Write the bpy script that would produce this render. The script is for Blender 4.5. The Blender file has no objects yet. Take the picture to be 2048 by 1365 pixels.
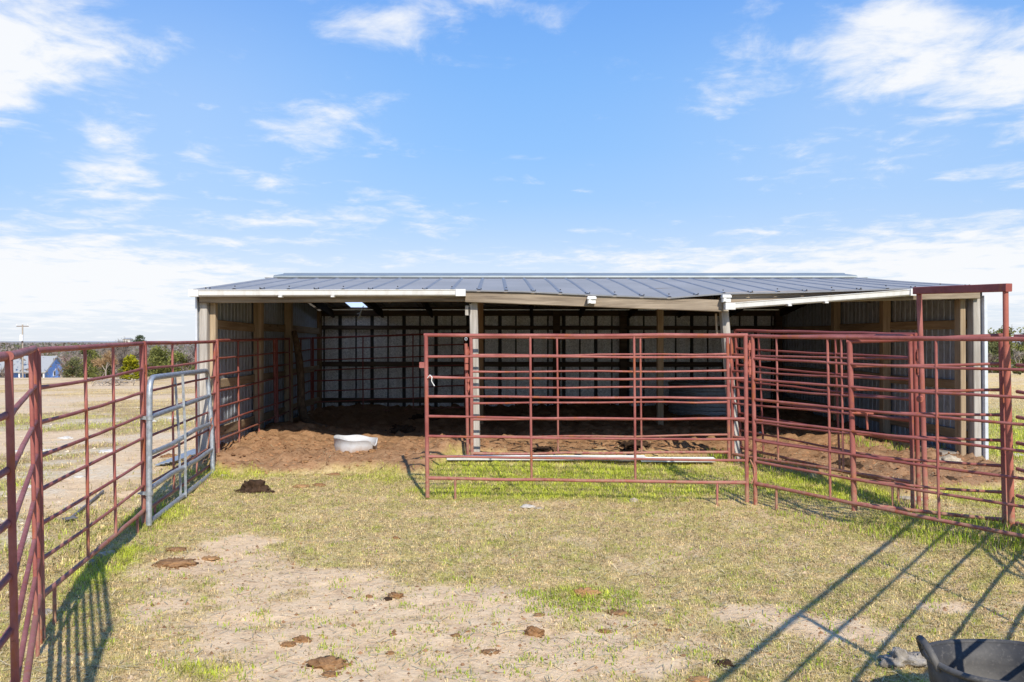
import bpy, math, random
import numpy as np
from mathutils import Vector, noise as mnoise

R = math.radians
random.seed(7)
rng = np.random.default_rng(11)
scene = bpy.context.scene
COL = scene.collection
FOC = 1850.0          # focal length in pixels of a 2048 px wide picture
CAMZ = 1.5

# ------------------------------------------------------------------ camera
cam_d = bpy.data.cameras.new('camera')
cam = bpy.data.objects.new('camera', cam_d)
COL.objects.link(cam)
cam.location = (0, 0, CAMZ)
cam.rotation_euler = (R(90), 0, 0)
cam_d.sensor_width = 36.0
cam_d.lens = 36.0 * FOC / 2048.0
cam_d.clip_start = 0.05
cam_d.clip_end = 20000
scene.camera = cam

scene.view_settings.view_transform = 'Standard'
scene.view_settings.look = 'None'
scene.view_settings.exposure = 0
scene.render.engine = 'CYCLES'
scene.cycles.max_bounces = 8
scene.cycles.diffuse_bounces = 5
scene.cycles.transparent_max_bounces = 8
scene.cycles.use_denoising = True

def at(px, py, Y):
    """a point of the photograph at depth Y, in metres"""
    return Vector(((px - 1024) * Y / FOC, Y, CAMZ - (py - 683) * Y / FOC))

# ------------------------------------------------------------------ numpy noise
def _hash(ix, iy, seed):
    h = (ix.astype(np.int64) * 374761393 + iy.astype(np.int64) * 668265263 + seed * 144665) & 0xFFFFFFFF
    h = ((h ^ (h >> 13)) * 1274126177) & 0xFFFFFFFF
    h = h ^ (h >> 16)
    return (h & 0xFFFF) / 65535.0

def vnoise(x, y, seed=0):
    x0 = np.floor(x); y0 = np.floor(y)
    fx = x - x0; fy = y - y0
    fx = fx * fx * (3 - 2 * fx); fy = fy * fy * (3 - 2 * fy)
    a = _hash(x0, y0, seed); b = _hash(x0 + 1, y0, seed)
    c = _hash(x0, y0 + 1, seed); d = _hash(x0 + 1, y0 + 1, seed)
    return (a * (1 - fx) + b * fx) * (1 - fy) + (c * (1 - fx) + d * fx) * fy

def fbm(x, y, octv=4, seed=0):
    s = np.zeros_like(x); amp = 0.5; tot = 0
    for i in range(octv):
        s += amp * vnoise(x, y, seed + i * 17); tot += amp
        x = x * 2.03 + 11.3; y = y * 2.03 + 5.7; amp *= 0.5
    return s / tot

def sstep(a, b, x):
    t = np.clip((x - a) / (b - a), 0, 1)
    return t * t * (3 - 2 * t)

# ------------------------------------------------------------------ terrain
SOIL_X = [-3.3, -2.9, -0.9, -0.5, 2.25, 2.45, 3.0, 3.4, 4.2, 4.9]
SOIL_Y = [9.10, 9.02, 9.08, 9.72, 9.80, 9.72, 8.75, 8.0, 8.2, 8.9]

def terrain(X, Y):
    z = 0.045 * (np.clip(Y, 3.6, 9.6) - 4.587)
    z = z * (1 - 0.6 * sstep(-3.6, -7, X)) 
    z = z - 0.36 * sstep(14, 42, Y) - .14 * sstep(-17, -25, X) * sstep(14, 42, Y)
    z = z + .075 * np.exp(-((Y - 9.5) / .35) ** 2) * sstep(-.95, -.6, X) * (1 - sstep(2.0, 2.4, X))
    z = z + .13 * np.exp(-((X - 3.35) / .6) ** 2 - ((Y - 6.2) / .8) ** 2)
    d = np.sqrt(X * X + Y * Y)
    z = z - 7.4 * sstep(40, 165, Y) - 1.0 * sstep(60, 400, np.abs(X))
    z = z + 0.16 * (fbm(X * .12, Y * .12, 3, 3) - .5) * sstep(11, 22, d)
    z = z + 3.0 * (fbm(X * .01, Y * .01, 2, 9) - .5) * sstep(120, 400, d)
    return z

def soil_mask(X, Y):
    yf = np.interp(X, SOIL_X, SOIL_Y)
    n = (fbm(X * 2.2, Y * 2.2, 4, 21) - .5) * .6
    front = sstep(-.06, .06, Y - yf - n)
    side = sstep(-3.42, -3.25, X) * (1 - sstep(4.78, 4.98, X))
    back = 1 - sstep(16.15, 16.35, Y)
    m = front * side * back
    # grass along the foot of the right hand wall
    gx = np.exp(-((X - 4.35) / .45) ** 2 - ((Y - 10.35) / .55) ** 2)
    m = m * (1 - sstep(.35, .75, gx + n * .6))
    return m

def ell(px, py, rx, ry):
    off = py - 683
    D = 3156.0 / (off + 83)
    D0 = 3156.0 / (off - ry + 83); D1 = 3156.0 / (off + ry + 83)
    return ((px - 1024) * D / FOC, D, rx * D / FOC, abs(D0 - D1) / 2)

BARE = [ell(*e) for e in [(430, 1130, 170, 40), (600, 1165, 220, 34), (330, 1210, 90, 40), (980, 1225, 200, 34), (640, 1225, 330, 62), (1010, 1300, 470, 62), (480, 1090, 75, 34), (880, 1215, 230, 48), (900, 1265, 480, 60), (640, 1280, 340, 60), (1000, 1220, 150, 40),
        (760, 1345, 330, 42), (1010, 1350, 420, 34), (1180, 1280, 160, 40), (1230, 1335, 260, 40), (1620, 1248, 170, 22), (1500, 1230, 130, 20), (1700, 1270, 120, 22),
        (560, 1160, 120, 24), (1880, 1215, 70, 16), (330, 1180, 60, 18), (250, 990, 40, 10), (190, 930, 60, 14)]]
LUSH = [ell(*e) for e in [(1150, 950, 420, 26), (1650, 975, 200, 38), (1880, 1060, 230, 40), (330, 1030, 70, 36), (230, 1130, 60, 50),
        (1170, 1190, 120, 20), (1900, 980, 120, 40), (1990, 890, 90, 60), (470, 950, 110, 14), 
        (420, 1345, 90, 20), (1120, 985, 400, 20)]]

PALE = [ell(*e) for e in [(200, 795, 80, 9), (330, 788, 70, 7), (390, 800, 50, 7), (130, 845, 60, 7), (190, 880, 80, 9), (330, 850, 60, 9), (120, 915, 80, 10), (250, 950, 60, 12), (390, 900, 40, 14),
        (60, 985, 90, 12), (180, 1010, 70, 12), (40, 1080, 60, 16), (340, 900, 50, 12)]]
def pale_mask(X, Y):
    b = blob(PALE, X, Y)
    n = fbm(X * 1.3, Y * 1.3, 4, 131) - .5
    n2 = fbm(X * 5, Y * 5, 3, 133) - .5
    left = sstep(-2.9, -3.4, X)
    return np.clip(sstep(.1, .7, b + n * 1.5 + n2 * .8) + .5 * sstep(.62, .74, n + .5 + n2 * .3), 0, 1) * left * (1 - .6 * sstep(25, 36, Y))

def blob(L, X, Y):
    m = np.zeros_like(X)
    for cx, cy, rx, ry in L:
        m = np.maximum(m, 1.25 - np.sqrt(((X - cx) / rx) ** 2 + ((Y - cy) / ry) ** 2))
    return m

def bare_mask(X, Y):
    b = blob(BARE, X, Y)
    n = fbm(X * 3.1, Y * 3.1, 4, 41) - .5
    m = sstep(.05, .75, b + n * 1.0 + .5 * (fbm(X * 9, Y * 9, 2, 43) - .5))
    # dry, worn field outside the pen
    fld = sstep(-2.6, -3.3, X + .07 * (Y - 5)) + sstep(5.0, 6.5, X)
    fld = np.clip(fld + sstep(16.5, 18, Y), 0, 1)
    left = sstep(-3, -4, X)
    f2 = sstep(.42, .58, fbm(X * .55, Y * .32, 4, 51)) * left * sstep(3, 6, Y)
    f3 = sstep(.60, .72, fbm(X * .55, Y * .35, 4, 57)) * (1 - left) * .6
    fine = sstep(.60, .75, fbm(X * 4.1, Y * 4.1, 3, 77)) * .45
    return np.clip(np.maximum(np.maximum(m, fine), fld * np.maximum(f2, f3)), 0, 1)

def lush_mask(X, Y):
    b = blob(LUSH, X, Y)
    n = fbm(X * 1.7, Y * 1.7, 4, 61) - .5
    m = sstep(.05, .8, b + n * .9)
    far = sstep(12, 22, Y) 
    fn = sstep(.50, .66, fbm(X * .35, Y * .25, 4, 63))
    return np.clip(np.maximum(m * (1 - far), .5 * fn * sstep(-3, -4, X) * (1 - sstep(16, 30, Y))
                   + .9 * sstep(5, 5.6, X) * (1 - sstep(13, 20, Y))), 0, 1)

def gold_mask(X, Y):
    return sstep(13, 27, Y + 3 * (fbm(X * .3, Y * .3, 2, 71) - .5))

def soil_height(X, Y, m):
    h = .06 + .10 * (fbm(X * .9, Y * .9, 3, 81) - .35) + .055 * (fbm(X * 4.2, Y * 4.2, 4, 83) - .5)
    h = h + .10 * np.exp(-((X + 2.75) / .5) ** 2 - ((Y - 11.6) / 1.1) ** 2)
    h = h + .06 * sstep(12.5, 15.5, Y) + .10 * np.exp(-((X + .6) / .5) ** 2 - ((Y - 10.2) / .7) ** 2)
    cl = vnoise(X * 9, Y * 9, 85)
    h = h + .05 * sstep(.62, .95, cl) + .05 * (vnoise(X * 11.5, Y * 11.5, 87) - .5) + .03 * (vnoise(X * 19, Y * 19, 88) - .5)
    return h * m

def ground(X, Y):
    X = np.asarray(X, float); Y = np.asarray(Y, float)
    z = terrain(X, Y)
    m = soil_mask(X, Y)
    z = z + soil_height(X, Y, m)
    near = 1 - sstep(14, 24, np.abs(Y))
    z = z - near * (1 - m) * .012 * sstep(.72, .92, vnoise(X * 6.3, Y * 5.1, 97))
    z = z + near * (1 - m) * (.022 * (fbm(X * 1.6, Y * 1.6, 3, 91) - .5) + .016 * (fbm(X * 7, Y * 7, 3, 93) - .5))
    return z

def gz(x, y):
    return float(ground(np.array([x]), np.array([y]))[0])

def on_ground(px, py):
    """ground point seen at a pixel"""
    off = py - 683
    D = 3156.0 / (off + 83)
    for _ in range(12):
        x = (px - 1024) * D / FOC
        D = .5 * D + .5 * (CAMZ - gz(x, D)) * FOC / off
    x = (px - 1024) * D / FOC
    return Vector((x, D, gz(x, D)))

# ------------------------------------------------------------------ mesh collector
class MB:
    def __init__(s):
        s.v = []; s.f = []; s.sm = []; s.mi = []
    def add(s, verts, faces, smooth=False, mi=0):
        o = len(s.v)
        s.v += [tuple(v) for v in verts]
        s.f += [tuple(i + o for i in f) for f in faces]
        s.sm += [smooth] * len(faces); s.mi += [mi] * len(faces)
    def box(s, c, d, rz=0, mi=0):
        x, y, z = d[0] / 2, d[1] / 2, d[2] / 2
        ca, sa = math.cos(rz), math.sin(rz)
        vs = []
        for sx, sy, sz in ((-1,-1,-1),(1,-1,-1),(1,1,-1),(-1,1,-1),(-1,-1,1),(1,-1,1),(1,1,1),(-1,1,1)):
            a, b = sx * x, sy * y
            vs.append((c[0] + a * ca - b * sa, c[1] + a * sa + b * ca, c[2] + sz * z))
        s.add(vs, [(0,3,2,1),(4,5,6,7),(0,1,5,4),(1,2,6,5),(2,3,7,6),(3,0,4,7)], mi=mi)
    def beam(s, a, b, w, h, up=(0, 0, 1), bev=.006, mi=0):
        """a chamfered timber from a to b, w wide (sideways), h high"""
        a, b, up = Vector(a), Vector(b), Vector(up)
        d = (b - a).normalized(); sx = d.cross(up).normalized(); uy = sx.cross(d).normalized()
        k = min(bev, w * .3, h * .3)
        pts = [(-w/2+k,-h/2),(w/2-k,-h/2),(w/2,-h/2+k),(w/2,h/2-k),(w/2-k,h/2),(-w/2+k,h/2),(-w/2,h/2-k),(-w/2,-h/2+k)]
        L = (b - a).length; n = max(2, int(L / .6) + 1)
        vs = []
        for i in range(n):
            p = a.lerp(b, i / (n - 1))
            vs += [p + sx * q[0] + uy * q[1] for q in pts]
        fs = []
        for i in range(n - 1):
            for j in range(8):
                fs.append((i*8+j, i*8+(j+1)%8, (i+1)*8+(j+1)%8, (i+1)*8+j))
        fs.append(tuple(range(7, -1, -1))); fs.append(tuple((n-1)*8 + j for j in range(8)))
        s.add(vs, fs, mi=mi)
    def tube(s, pts, r, seg=10, caps=True, mi=0):
        pts = [Vector(p) for p in pts]
        n = len(pts)
        rad = r if isinstance(r, (list, tuple)) else [r] * n
        vs = []; prev = None
        for i, p in enumerate(pts):
            d = (pts[min(i+1, n-1)] - pts[max(i-1, 0)]).normalized()
            if prev is None:
                ref = Vector((0, 0, 1)) if abs(d.z) < .9 else Vector((1, 0, 0))
                u = d.cross(ref).normalized()
            else:
                u = (prev - d * prev.dot(d)).normalized()
            prev = u; w = d.cross(u)
            for j in range(seg):
                t = 2 * math.pi * j / seg
                vs.append(p + (u * math.cos(t) + w * math.sin(t)) * rad[i])
        fs = []
        for i in range(n - 1):
            for j in range(seg):
                fs.append((i*seg+j, i*seg+(j+1)%seg, (i+1)*seg+(j+1)%seg, (i+1)*seg+j))
        s.add(vs, fs, True, mi)
        if caps:
            s.add(vs[:seg], [tuple(range(seg-1, -1, -1))], False, mi)
            s.add(vs[-seg:], [tuple(range(seg))], False, mi)
    def ring(s, c, rmaj, rmin, axis='x', n=14, seg=6, arc=2*math.pi, rot=0):
        pts = []
        for i in range(n + 1):
            t = rot + arc * i / n
            a, b = rmaj * math.cos(t), rmaj * math.sin(t)
            pts.append(Vector(c) + (Vector((0, a, b)) if axis == 'x' else Vector((a, 0, b)) if axis == 'y' else Vector((a, b, 0))))
        s.tube(pts, rmin, seg, caps=arc < 6.2)
    def lathe(s, c, prof, seg=48, wob=None, smooth=True):
        vs = []
        for i, (r, z) in enumerate(prof):
            for j in range(seg):
                t = 2 * math.pi * j / seg
                k = wob(t, i) if wob else (1, 0)
                vs.append((c[0] + r * k[0] * math.cos(t), c[1] + r * k[0] * math.sin(t), c[2] + z + k[1]))
        fs = []
        for i in range(len(prof) - 1):
            for j in range(seg):
                fs.append((i*seg+j, i*seg+(j+1)%seg, (i+1)*seg+(j+1)%seg, (i+1)*seg+j))
        s.add(vs, fs, smooth)

def setp(o, label=None, cat=None, group=None, kind=None):
    if label: o['label'] = label
    if cat: o['category'] = cat
    if group: o['group'] = group
    if kind: o['kind'] = kind
    return o

def empty(name, loc, label, cat, group=None):
    o = bpy.data.objects.new(name, None)
    o.empty_display_size = .2
    COL.objects.link(o); o.location = loc
    return setp(o, label, cat, group)

WLOC = {}
def obj(name, mb, mats, parent=None, loc=None, label=None):
    """link a collector as one mesh object; vertices are given in world coordinates"""
    if loc is None:
        loc = Vector((0, 0, 0)) if parent is None else None
    base = WLOC.get(parent.name, Vector((0, 0, 0))) if parent is not None else Vector(loc)
    me = bpy.data.meshes.new(name)
    me.from_pydata([(v[0]-base[0], v[1]-base[1], v[2]-base[2]) for v in mb.v], [], mb.f)
    me.polygons.foreach_set('use_smooth', mb.sm)
    if not isinstance(mats, (list, tuple)): mats = [mats]
    for m in mats: me.materials.append(m)
    if len(mats) > 1: me.polygons.foreach_set('material_index', mb.mi)
    me.update()
    o = bpy.data.objects.new(name, me)
    COL.objects.link(o)
    if parent is not None:
        o.parent = parent; WLOC[o.name] = base
    else:
        o.location = base; WLOC[o.name] = Vector(base)
    if label: o['label'] = label
    return o

def thing(name, loc, label, cat, group=None):
    o = empty(name, loc, label, cat, group)
    WLOC[o.name] = Vector(loc)
    return o

def np_mesh(name, verts, faces_flat, nper, mat, color=None, colname='Col', smooth=False, loc=(0, 0, 0)):
    me = bpy.data.meshes.new(name)
    nv = len(verts); nf = len(faces_flat) // nper
    me.vertices.add(nv); me.vertices.foreach_set('co', np.asarray(verts, np.float32).ravel())
    me.loops.add(nf * nper); me.loops.foreach_set('vertex_index', np.asarray(faces_flat, np.int32))
    me.polygons.add(nf)
    me.polygons.foreach_set('loop_start', np.arange(nf, dtype=np.int32) * nper)
    me.polygons.foreach_set('loop_total', np.full(nf, nper, np.int32))
    me.polygons.foreach_set('use_smooth', np.full(nf, smooth, bool))
    me.update(calc_edges=True)
    if color is not None:
        for cn, cv in (color.items() if isinstance(color, dict) else [(colname, color)]):
            a = me.color_attributes.new(cn, 'FLOAT_COLOR', 'POINT')
            a.data.foreach_set('color', np.asarray(cv, np.float32).ravel())
    me.materials.append(mat)
    o = bpy.data.objects.new(name, me)
    COL.objects.link(o); o.location = loc
    WLOC[o.name] = Vector(loc)
    return o

# ------------------------------------------------------------------ materials
class NT:
    def __init__(s, name):
        s.m = bpy.data.materials.new(name); s.m.use_nodes = True
        s.t = s.m.node_tree; s.n = s.t.nodes; s.l = s.t.links
        s.bsdf = s.n['Principled BSDF']
        s._tc = None
    def new(s, typ, **kw):
        n = s.n.new(typ)
        for k, v in kw.items(): setattr(n, k, v)
        return n
    def put(s, sock, v):
        if isinstance(v, bpy.types.NodeSocket): s.l.new(v, sock)
        elif v is not None:
            try: sock.default_value = v
            except Exception: sock.default_value = tuple(v) + (1,)
    def coord(s, scale=(1, 1, 1), kind='Object'):
        if s._tc is None: s._tc = s.new('ShaderNodeTexCoord')
        mp = s.new('ShaderNodeMapping'); s.l.new(s._tc.outputs[kind], mp.inputs[0])
        mp.inputs['Scale'].default_value = scale
        return mp.outputs[0]
    def noise(s, vec, scale=5, detail=4, rough=.55, dist=0):
        n = s.new('ShaderNodeTexNoise'); s.put(n.inputs['Vector'], vec)
        n.inputs['Scale'].default_value = scale; n.inputs['Detail'].default_value = detail
        n.inputs['Roughness'].default_value = rough; n.inputs['Distortion'].default_value = dist
        return n.outputs['Fac']
    def voro(s, vec, scale=5, feature='F1', out='Distance'):
        n = s.new('ShaderNodeTexVoronoi', feature=feature); s.put(n.inputs['Vector'], vec)
        n.inputs['Scale'].default_value = scale
        return n.outputs[out]
    def ramp(s, f, stops):
        n = s.new('ShaderNodeValToRGB'); s.l.new(f, n.inputs[0])
        e = n.color_ramp.elements
        while len(e) < len(stops): e.new(.5)
        for i, (p, c) in enumerate(stops):
            e[i].position = p
            e[i].color = (c, c, c, 1) if isinstance(c, (int, float)) else tuple(c) + (1,)
        return n.outputs[0]
    def mix(s, f, a, b, mode='MIX'):
        n = s.new('ShaderNodeMix', data_type='RGBA', blend_type=mode)
        s.put(n.inputs[0], f); s.put(n.inputs[6], a); s.put(n.inputs[7], b)
        return n.outputs[2]
    def math(s, op, a, b=None, c=None):
        n = s.new('ShaderNodeMath', operation=op)
        s.put(n.inputs[0], a)
        if b is not None: s.put(n.inputs[1], b)
        if c is not None: s.put(n.inputs[2], c)
        return n.outputs[0]
    def bump(s, h, strength=.3, dist=.01, normal=None):
        n = s.new('ShaderNodeBump'); s.l.new(h, n.inputs['Height'])
        n.inputs['Strength'].default_value = strength; n.inputs['Distance'].default_value = dist
        if normal: s.l.new(normal, n.inputs['Normal'])
        return n.outputs[0]
    def attr(s, name):
        n = s.new('ShaderNodeAttribute', attribute_name=name)
        return n
    def sep(s, v):
        n = s.new('ShaderNodeSeparateXYZ'); s.put(n.inputs[0], v); return n.outputs
    def done(s, col=None, rough=None, metal=None, normal=None, spec=None):
        s.put(s.bsdf.inputs['Base Color'], col); s.put(s.bsdf.inputs['Roughness'], rough)
        s.put(s.bsdf.inputs['Metallic'], metal); s.put(s.bsdf.inputs['Normal'], normal)
        s.put(s.bsdf.inputs['Specular IOR Level'], spec)
        return s.m

def m_simple(name, c, rough=.7, var=.25, scale=20, metal=0, bump=.1, spec=.3):
    t = NT(name); v = t.coord()
    n = t.noise(v, scale, 5, .6)
    lo = tuple(x * (1 - var) for x in c); hi = tuple(min(1, x * (1 + var)) for x in c)
    return t.done(t.ramp(n, [(.3, lo), (.7, hi)]), rough, metal, t.bump(n, bump, .005), spec)

def m_red_pipe(name, base, fade, rustk=.60):
    t = NT(name); v = t.coord()
    n1 = t.noise(v, 3.0, 5, .6); n2 = t.noise(v, 26, 5, .65); n3 = t.noise(t.coord((1, 1, .35)), 9, 5, .7)
    c = t.mix(t.ramp(n1, [(.35, 0), (.7, 1)]), base, fade)
    c = t.mix(t.ramp(n2, [(.35, .0), (.75, .35)]), c, (.15, .045, .04))
    c = t.mix(t.ramp(n3, [(rustk, 0), (rustk + .09, .8)]), c, (.34, .10, .035))
    ch = t.noise(v, 55, 3, .7)
    c = t.mix(t.ramp(ch, [(.66, 0), (.70, .75)]), c, (.16, .06, .035))
    z = t.sep(t.coord())[2]
    mud = t.math('MULTIPLY', t.ramp(z, [(.0, .75), (.45, 0)]), t.ramp(n2, [(.4, 0), (.6, 1)]))
    c = t.mix(mud, c, (.42, .28, .17))
    r = t.ramp(n2, [(.3, .48), (.7, .75)])
    return t.done(c, r, 0, t.bump(n2, .12, .002), .35)

M = {}
M['red'] = m_red_pipe('faded_red_pipe_paint', (.27, .070, .058), (.44, .165, .138), .55)
M['red_dark'] = m_red_pipe('dark_red_pipe_paint', (.25, .06, .05), (.34, .10, .083))
M['red_rust'] = m_red_pipe('rusty_red_pipe_paint', (.38, .105, .075), (.47, .16, .11), .55)
def m_galv(name, c=(.42, .45, .48), metal=.55):
    t = NT(name); v = t.coord()
    n = t.noise(v, 30, 4, .6); n2 = t.noise(v, 4, 3)
    col = t.mix(t.ramp(n, [(.3, 0), (.7, 1)]), tuple(x * .72 for x in c), tuple(x * 1.15 for x in c))
    col = t.mix(t.ramp(n2, [(.55, 0), (.75, .45)]), col, (.36, .33, .29))
    return t.done(col, t.ramp(n, [(.3, .38), (.7, .6)]), metal, t.bump(n, .06, .002), .5)
M['galv'] = m_galv('galvanised_tube')
M['tank'] = m_galv('galvanised_tank_steel', (.34, .37, .40), .45)

def m_wood(name, dark, light, axis='z', knots=True):
    t = NT(name)
    st = {'z': (1, 1, .045), 'x': (.045, 1, 1), 'y': (1, .045, 1)}[axis]
    g = t.noise(t.coord(st), 30, 7, .68, .6)
    g2 = t.noise(t.coord(tuple(.4 if s == 1 else s for s in st)), 14, 4, .6, 1.4)
    big = t.noise(t.coord(), 1.4, 3)
    f = t.math('ADD', t.math('MULTIPLY', g, .6), t.math('MULTIPLY', g2, .4))
    c = t.ramp(f, [(.40, dark), (.50, tuple((a + b) / 2 for a, b in zip(dark, light))), (.61, light)])
    c = t.mix(t.ramp(big, [(.4, 0), (.7, .4)]), c, tuple(x * .7 for x in dark))
    if knots:
        ks = {'z': (1, 1, .32), 'x': (.32, 1, 1), 'y': (1, .32, 1)}[axis]
        k = t.voro(t.coord(ks), 5.5)
        c = t.mix(t.ramp(k, [(.05, .85), (.11, 0)]), c, tuple(x * .35 for x in dark))
    return t.done(c, .82, 0, t.bump(g, .35, .004), .15)
M['wood_grey'] = m_wood('weathered_grey_timber', (.29, .26, .225), (.60, .565, .52))
M['wood_grey_x'] = m_wood('weathered_grey_beam', (.15, .115, .085), (.44, .36, .27), 'x')
M['wood_tan'] = m_wood('tan_timber', (.32, .235, .15), (.57, .45, .31))
M['wood_tan_y'] = m_wood('tan_girt_side', (.29, .21, .135), (.50, .385, .255), 'y')
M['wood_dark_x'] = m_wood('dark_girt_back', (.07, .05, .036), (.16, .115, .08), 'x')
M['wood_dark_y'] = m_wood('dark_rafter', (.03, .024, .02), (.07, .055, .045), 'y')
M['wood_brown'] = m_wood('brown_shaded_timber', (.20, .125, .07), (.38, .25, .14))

def m_sheet(name, c, spang=.25, rough=.5, metal=.3, scale=60, streak=True):
    t = NT(name); v = t.coord()
    n = t.noise(v, scale, 3, .7)
    k = t.voro(v, scale * .8, out='Color')
    kk = t.sep(k)[0]
    f = t.math('ADD', t.math('MULTIPLY', n, .5), t.math('MULTIPLY', kk, .5))
    col = t.ramp(f, [(.25, tuple(x * (1 - spang) for x in c)), (.75, tuple(min(1, x * (1 + spang)) for x in c))])
    if streak:
        s2 = t.noise(t.coord((3, 3, .3)), 3, 4, .6)
        col = t.mix(t.ramp(s2, [(.45, 0), (.75, .5)]), col, tuple(x * .5 for x in (c[0] * 1.1, c[1], c[2] * .85)))
    return t.done(col, rough, metal, t.bump(n, .05, .002), .4)
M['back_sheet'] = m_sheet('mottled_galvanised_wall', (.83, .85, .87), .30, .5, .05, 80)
M['rib_shade'] = m_simple('rib_shade_dark', (.035, .035, .038), .6, .3, 12)  # rib shade put into the colour; shading alone stays too weak
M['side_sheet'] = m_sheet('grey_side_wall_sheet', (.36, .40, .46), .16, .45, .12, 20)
M['side_rib'] = m_simple('wall_rib_highlight', (.46, .51, .58), .4, .15, 12, .12)  # rib highlights put into a colour paler than the sheet
t = NT('grey_metal_roof'); v = t.coord()
n = t.noise(v, 1.2, 4, .6); n2 = t.noise(t.coord((1, .2, 1)), 22, 4, .6)
c = t.mix(t.ramp(n, [(.3, 0), (.7, 1)]), (.28, .275, .265), (.35, .34, .33))
c = t.mix(t.ramp(n2, [(.5, 0), (.8, .35)]), c, (.33, .33, .34))
M['roof'] = t.done(c, .6, .0, t.bump(n2, .03, .002), .3)
M['roof_rib'] = m_simple('roof_rib_blue_grey', (.23, .235, .25), .5, .15, 6, .08)
M['cap'] = m_simple('ridge_cap_metal', (.25, .285, .30), .45, .15, 3, .15)
t = NT('white_vinyl_gutter'); v = t.coord()
n = t.noise(t.coord((1, 1, .25)), 14, 5, .65); n2 = t.noise(v, 1.5, 3)
c = t.mix(t.ramp(n, [(.48, 0), (.72, .5)]), (.72, .72, .71), (.50, .47, .42))
M['white'] = t.done(c, .42, 0, t.bump(n2, .08, .01), .4)
M['trim_white'] = m_simple('pale_corner_trim', (.62, .65, .70), .45, .12, 9, .15)
t = NT('dirty_white_plastic'); v = t.coord()
n = t.noise(v, 9, 5, .65); zz = t.sep(v)[2]
c = t.mix(t.ramp(n, [(.45, 0), (.7, .55)]), (.60, .61, .62), (.44, .41, .37))
c = t.mix(t.math('MULTIPLY', t.ramp(zz, [(.03, 1), (.11, 0)]), t.ramp(n, [(.3, .3), (.6, 1)])), c, (.36, .23, .14))
M['plastic'] = t.done(c, .5, 0, t.bump(n, .1, .004), .35)
t = NT('black_rubber'); v = t.coord()
n = t.noise(v, 4, 5, .65); n2 = t.noise(v, 60, 4, .7)
c = t.mix(t.ramp(n, [(.4, 0), (.72, .8)]), (.05, .05, .052), (.17, .16, .145))
c = t.mix(t.ramp(n2, [(.55, 0), (.75, .6)]), c, (.20, .185, .165))
M['rubber'] = t.done(c, .62, 0, t.bump(n2, .25, .003), .35)
M['twine'] = m_simple('white_twine', (.75, .75, .72), .8)
M['bark'] = m_wood('rough_bark', (.09, .06, .038), (.26, .18, .115), 'z', False)
M['steel_old'] = m_simple('old_steel', (.20, .18, .17), .6, .3, 14, .3)

def m_dung(name, dark, light):
    t = NT(name); v = t.coord()
    n = t.noise(v, 14, 6, .7, .4); n2 = t.noise(v, 70, 4, .7)
    c = t.ramp(n, [(.3, dark), (.68, light)])
    c = t.mix(t.ramp(n2, [(.62, 0), (.75, .6)]), c, tuple(min(1, x * 1.9) for x in light))
    nb = t.bump(n2, .6, .012); nb = t.bump(n, .7, .03, nb)
    return t.done(c, .88, 0, nb, .15)
M['dung_dark'] = m_dung('dark_manure', (.022, .013, .008), (.10, .058, .034))
M['dung_brown'] = m_dung('brown_dry_manure', (.15, .072, .032), (.45, .255, .12))
M['dung_tan'] = m_dung('tan_crumbled_manure', (.28, .14, .055), (.58, .34, .16))
M['rock_grey'] = m_dung('rough_grey_concrete', (.15, .13, .11), (.52, .47, .40))
M['rock_tan'] = m_dung('tan_limestone', (.36, .29, .20), (.62, .54, .42))
M['rock_white'] = m_dung('white_caliche', (.55, .51, .44), (.80, .77, .71))
M['paper'] = m_simple('white_torn_bag', (.50, .46, .40), .8, .15, 14)

# ground
t = NT('pen_ground'); v = t.coord()
A = t.attr('Mask'); ch = t.new('ShaderNodeSeparateColor'); t.l.new(A.outputs['Color'], ch.inputs[0])
bare, lush, soil = ch.outputs[0], ch.outputs[1], ch.outputs[2]
gold = A.outputs['Alpha']
nf = t.noise(v, 34, 6, .7); nm = t.noise(v, 6.5, 5, .62); nl = t.noise(v, .8, 4, .6); nv = t.noise(v, 120, 4, .7)
straw = t.ramp(nf, [(.3, (.22, .145, .065)), (.50, (.62, .46, .235)), (.75, (.82, .64, .36))])
green = t.ramp(nf, [(.3, (.20, .24, .03)), (.6, (.44, .47, .07)), (.8, (.60, .56, .15))])
gm = t.math('ADD', t.math('MULTIPLY', lush, .75), t.math('MULTIPLY', t.ramp(nm, [(.42, 0), (.66, 1)]), .42))
mat_c = t.mix(gm, straw, green)
goldc = t.ramp(nm, [(.30, (.50, .31, .13)), (.47, (.78, .56, .24)), (.68, (.90, .71, .36))])
mat_c = t.mix(gold, mat_c, goldc)
dirt = t.ramp(t.math('ADD', t.math('MULTIPLY', nf, .5), t.math('MULTIPLY', nm, .5)),
              [(.32, (.44, .285, .17)), (.47, (.76, .55, .335)), (.68, (.90, .69, .45))])
pale = t.ramp(nf, [(.3, (.56, .42, .27)), (.65, (.86, .74, .55))])
fieldk = t.ramp(t.noise(t.coord((1, .5, 1)), .35, 5, .62), [(.52, 0), (.60, 1)])
xyz = t.sep(t.coord())
brown = t.ramp(t.noise(t.coord((.6, 1, 1)), 1.1, 6, .68), [(.42, 0), (.58, .85)])
bl = t.new('ShaderNodeMapRange'); t.l.new(xyz[0], bl.inputs[0]); bl.inputs[1].default_value = -3.0; bl.inputs[2].default_value = -4.0
mat_c = t.mix(t.math('MULTIPLY', brown, bl.outputs[0]), mat_c, t.ramp(nf, [(.3, (.25, .14, .07)), (.7, (.52, .35, .19))]))
c = t.mix(bare, mat_c, dirt)
pa = t.attr('Pale')
pm = t.math('MULTIPLY', pa.outputs['Fac'], t.ramp(t.noise(v, 9, 6, .75), [(.36, 0), (.55, 1)]))
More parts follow.
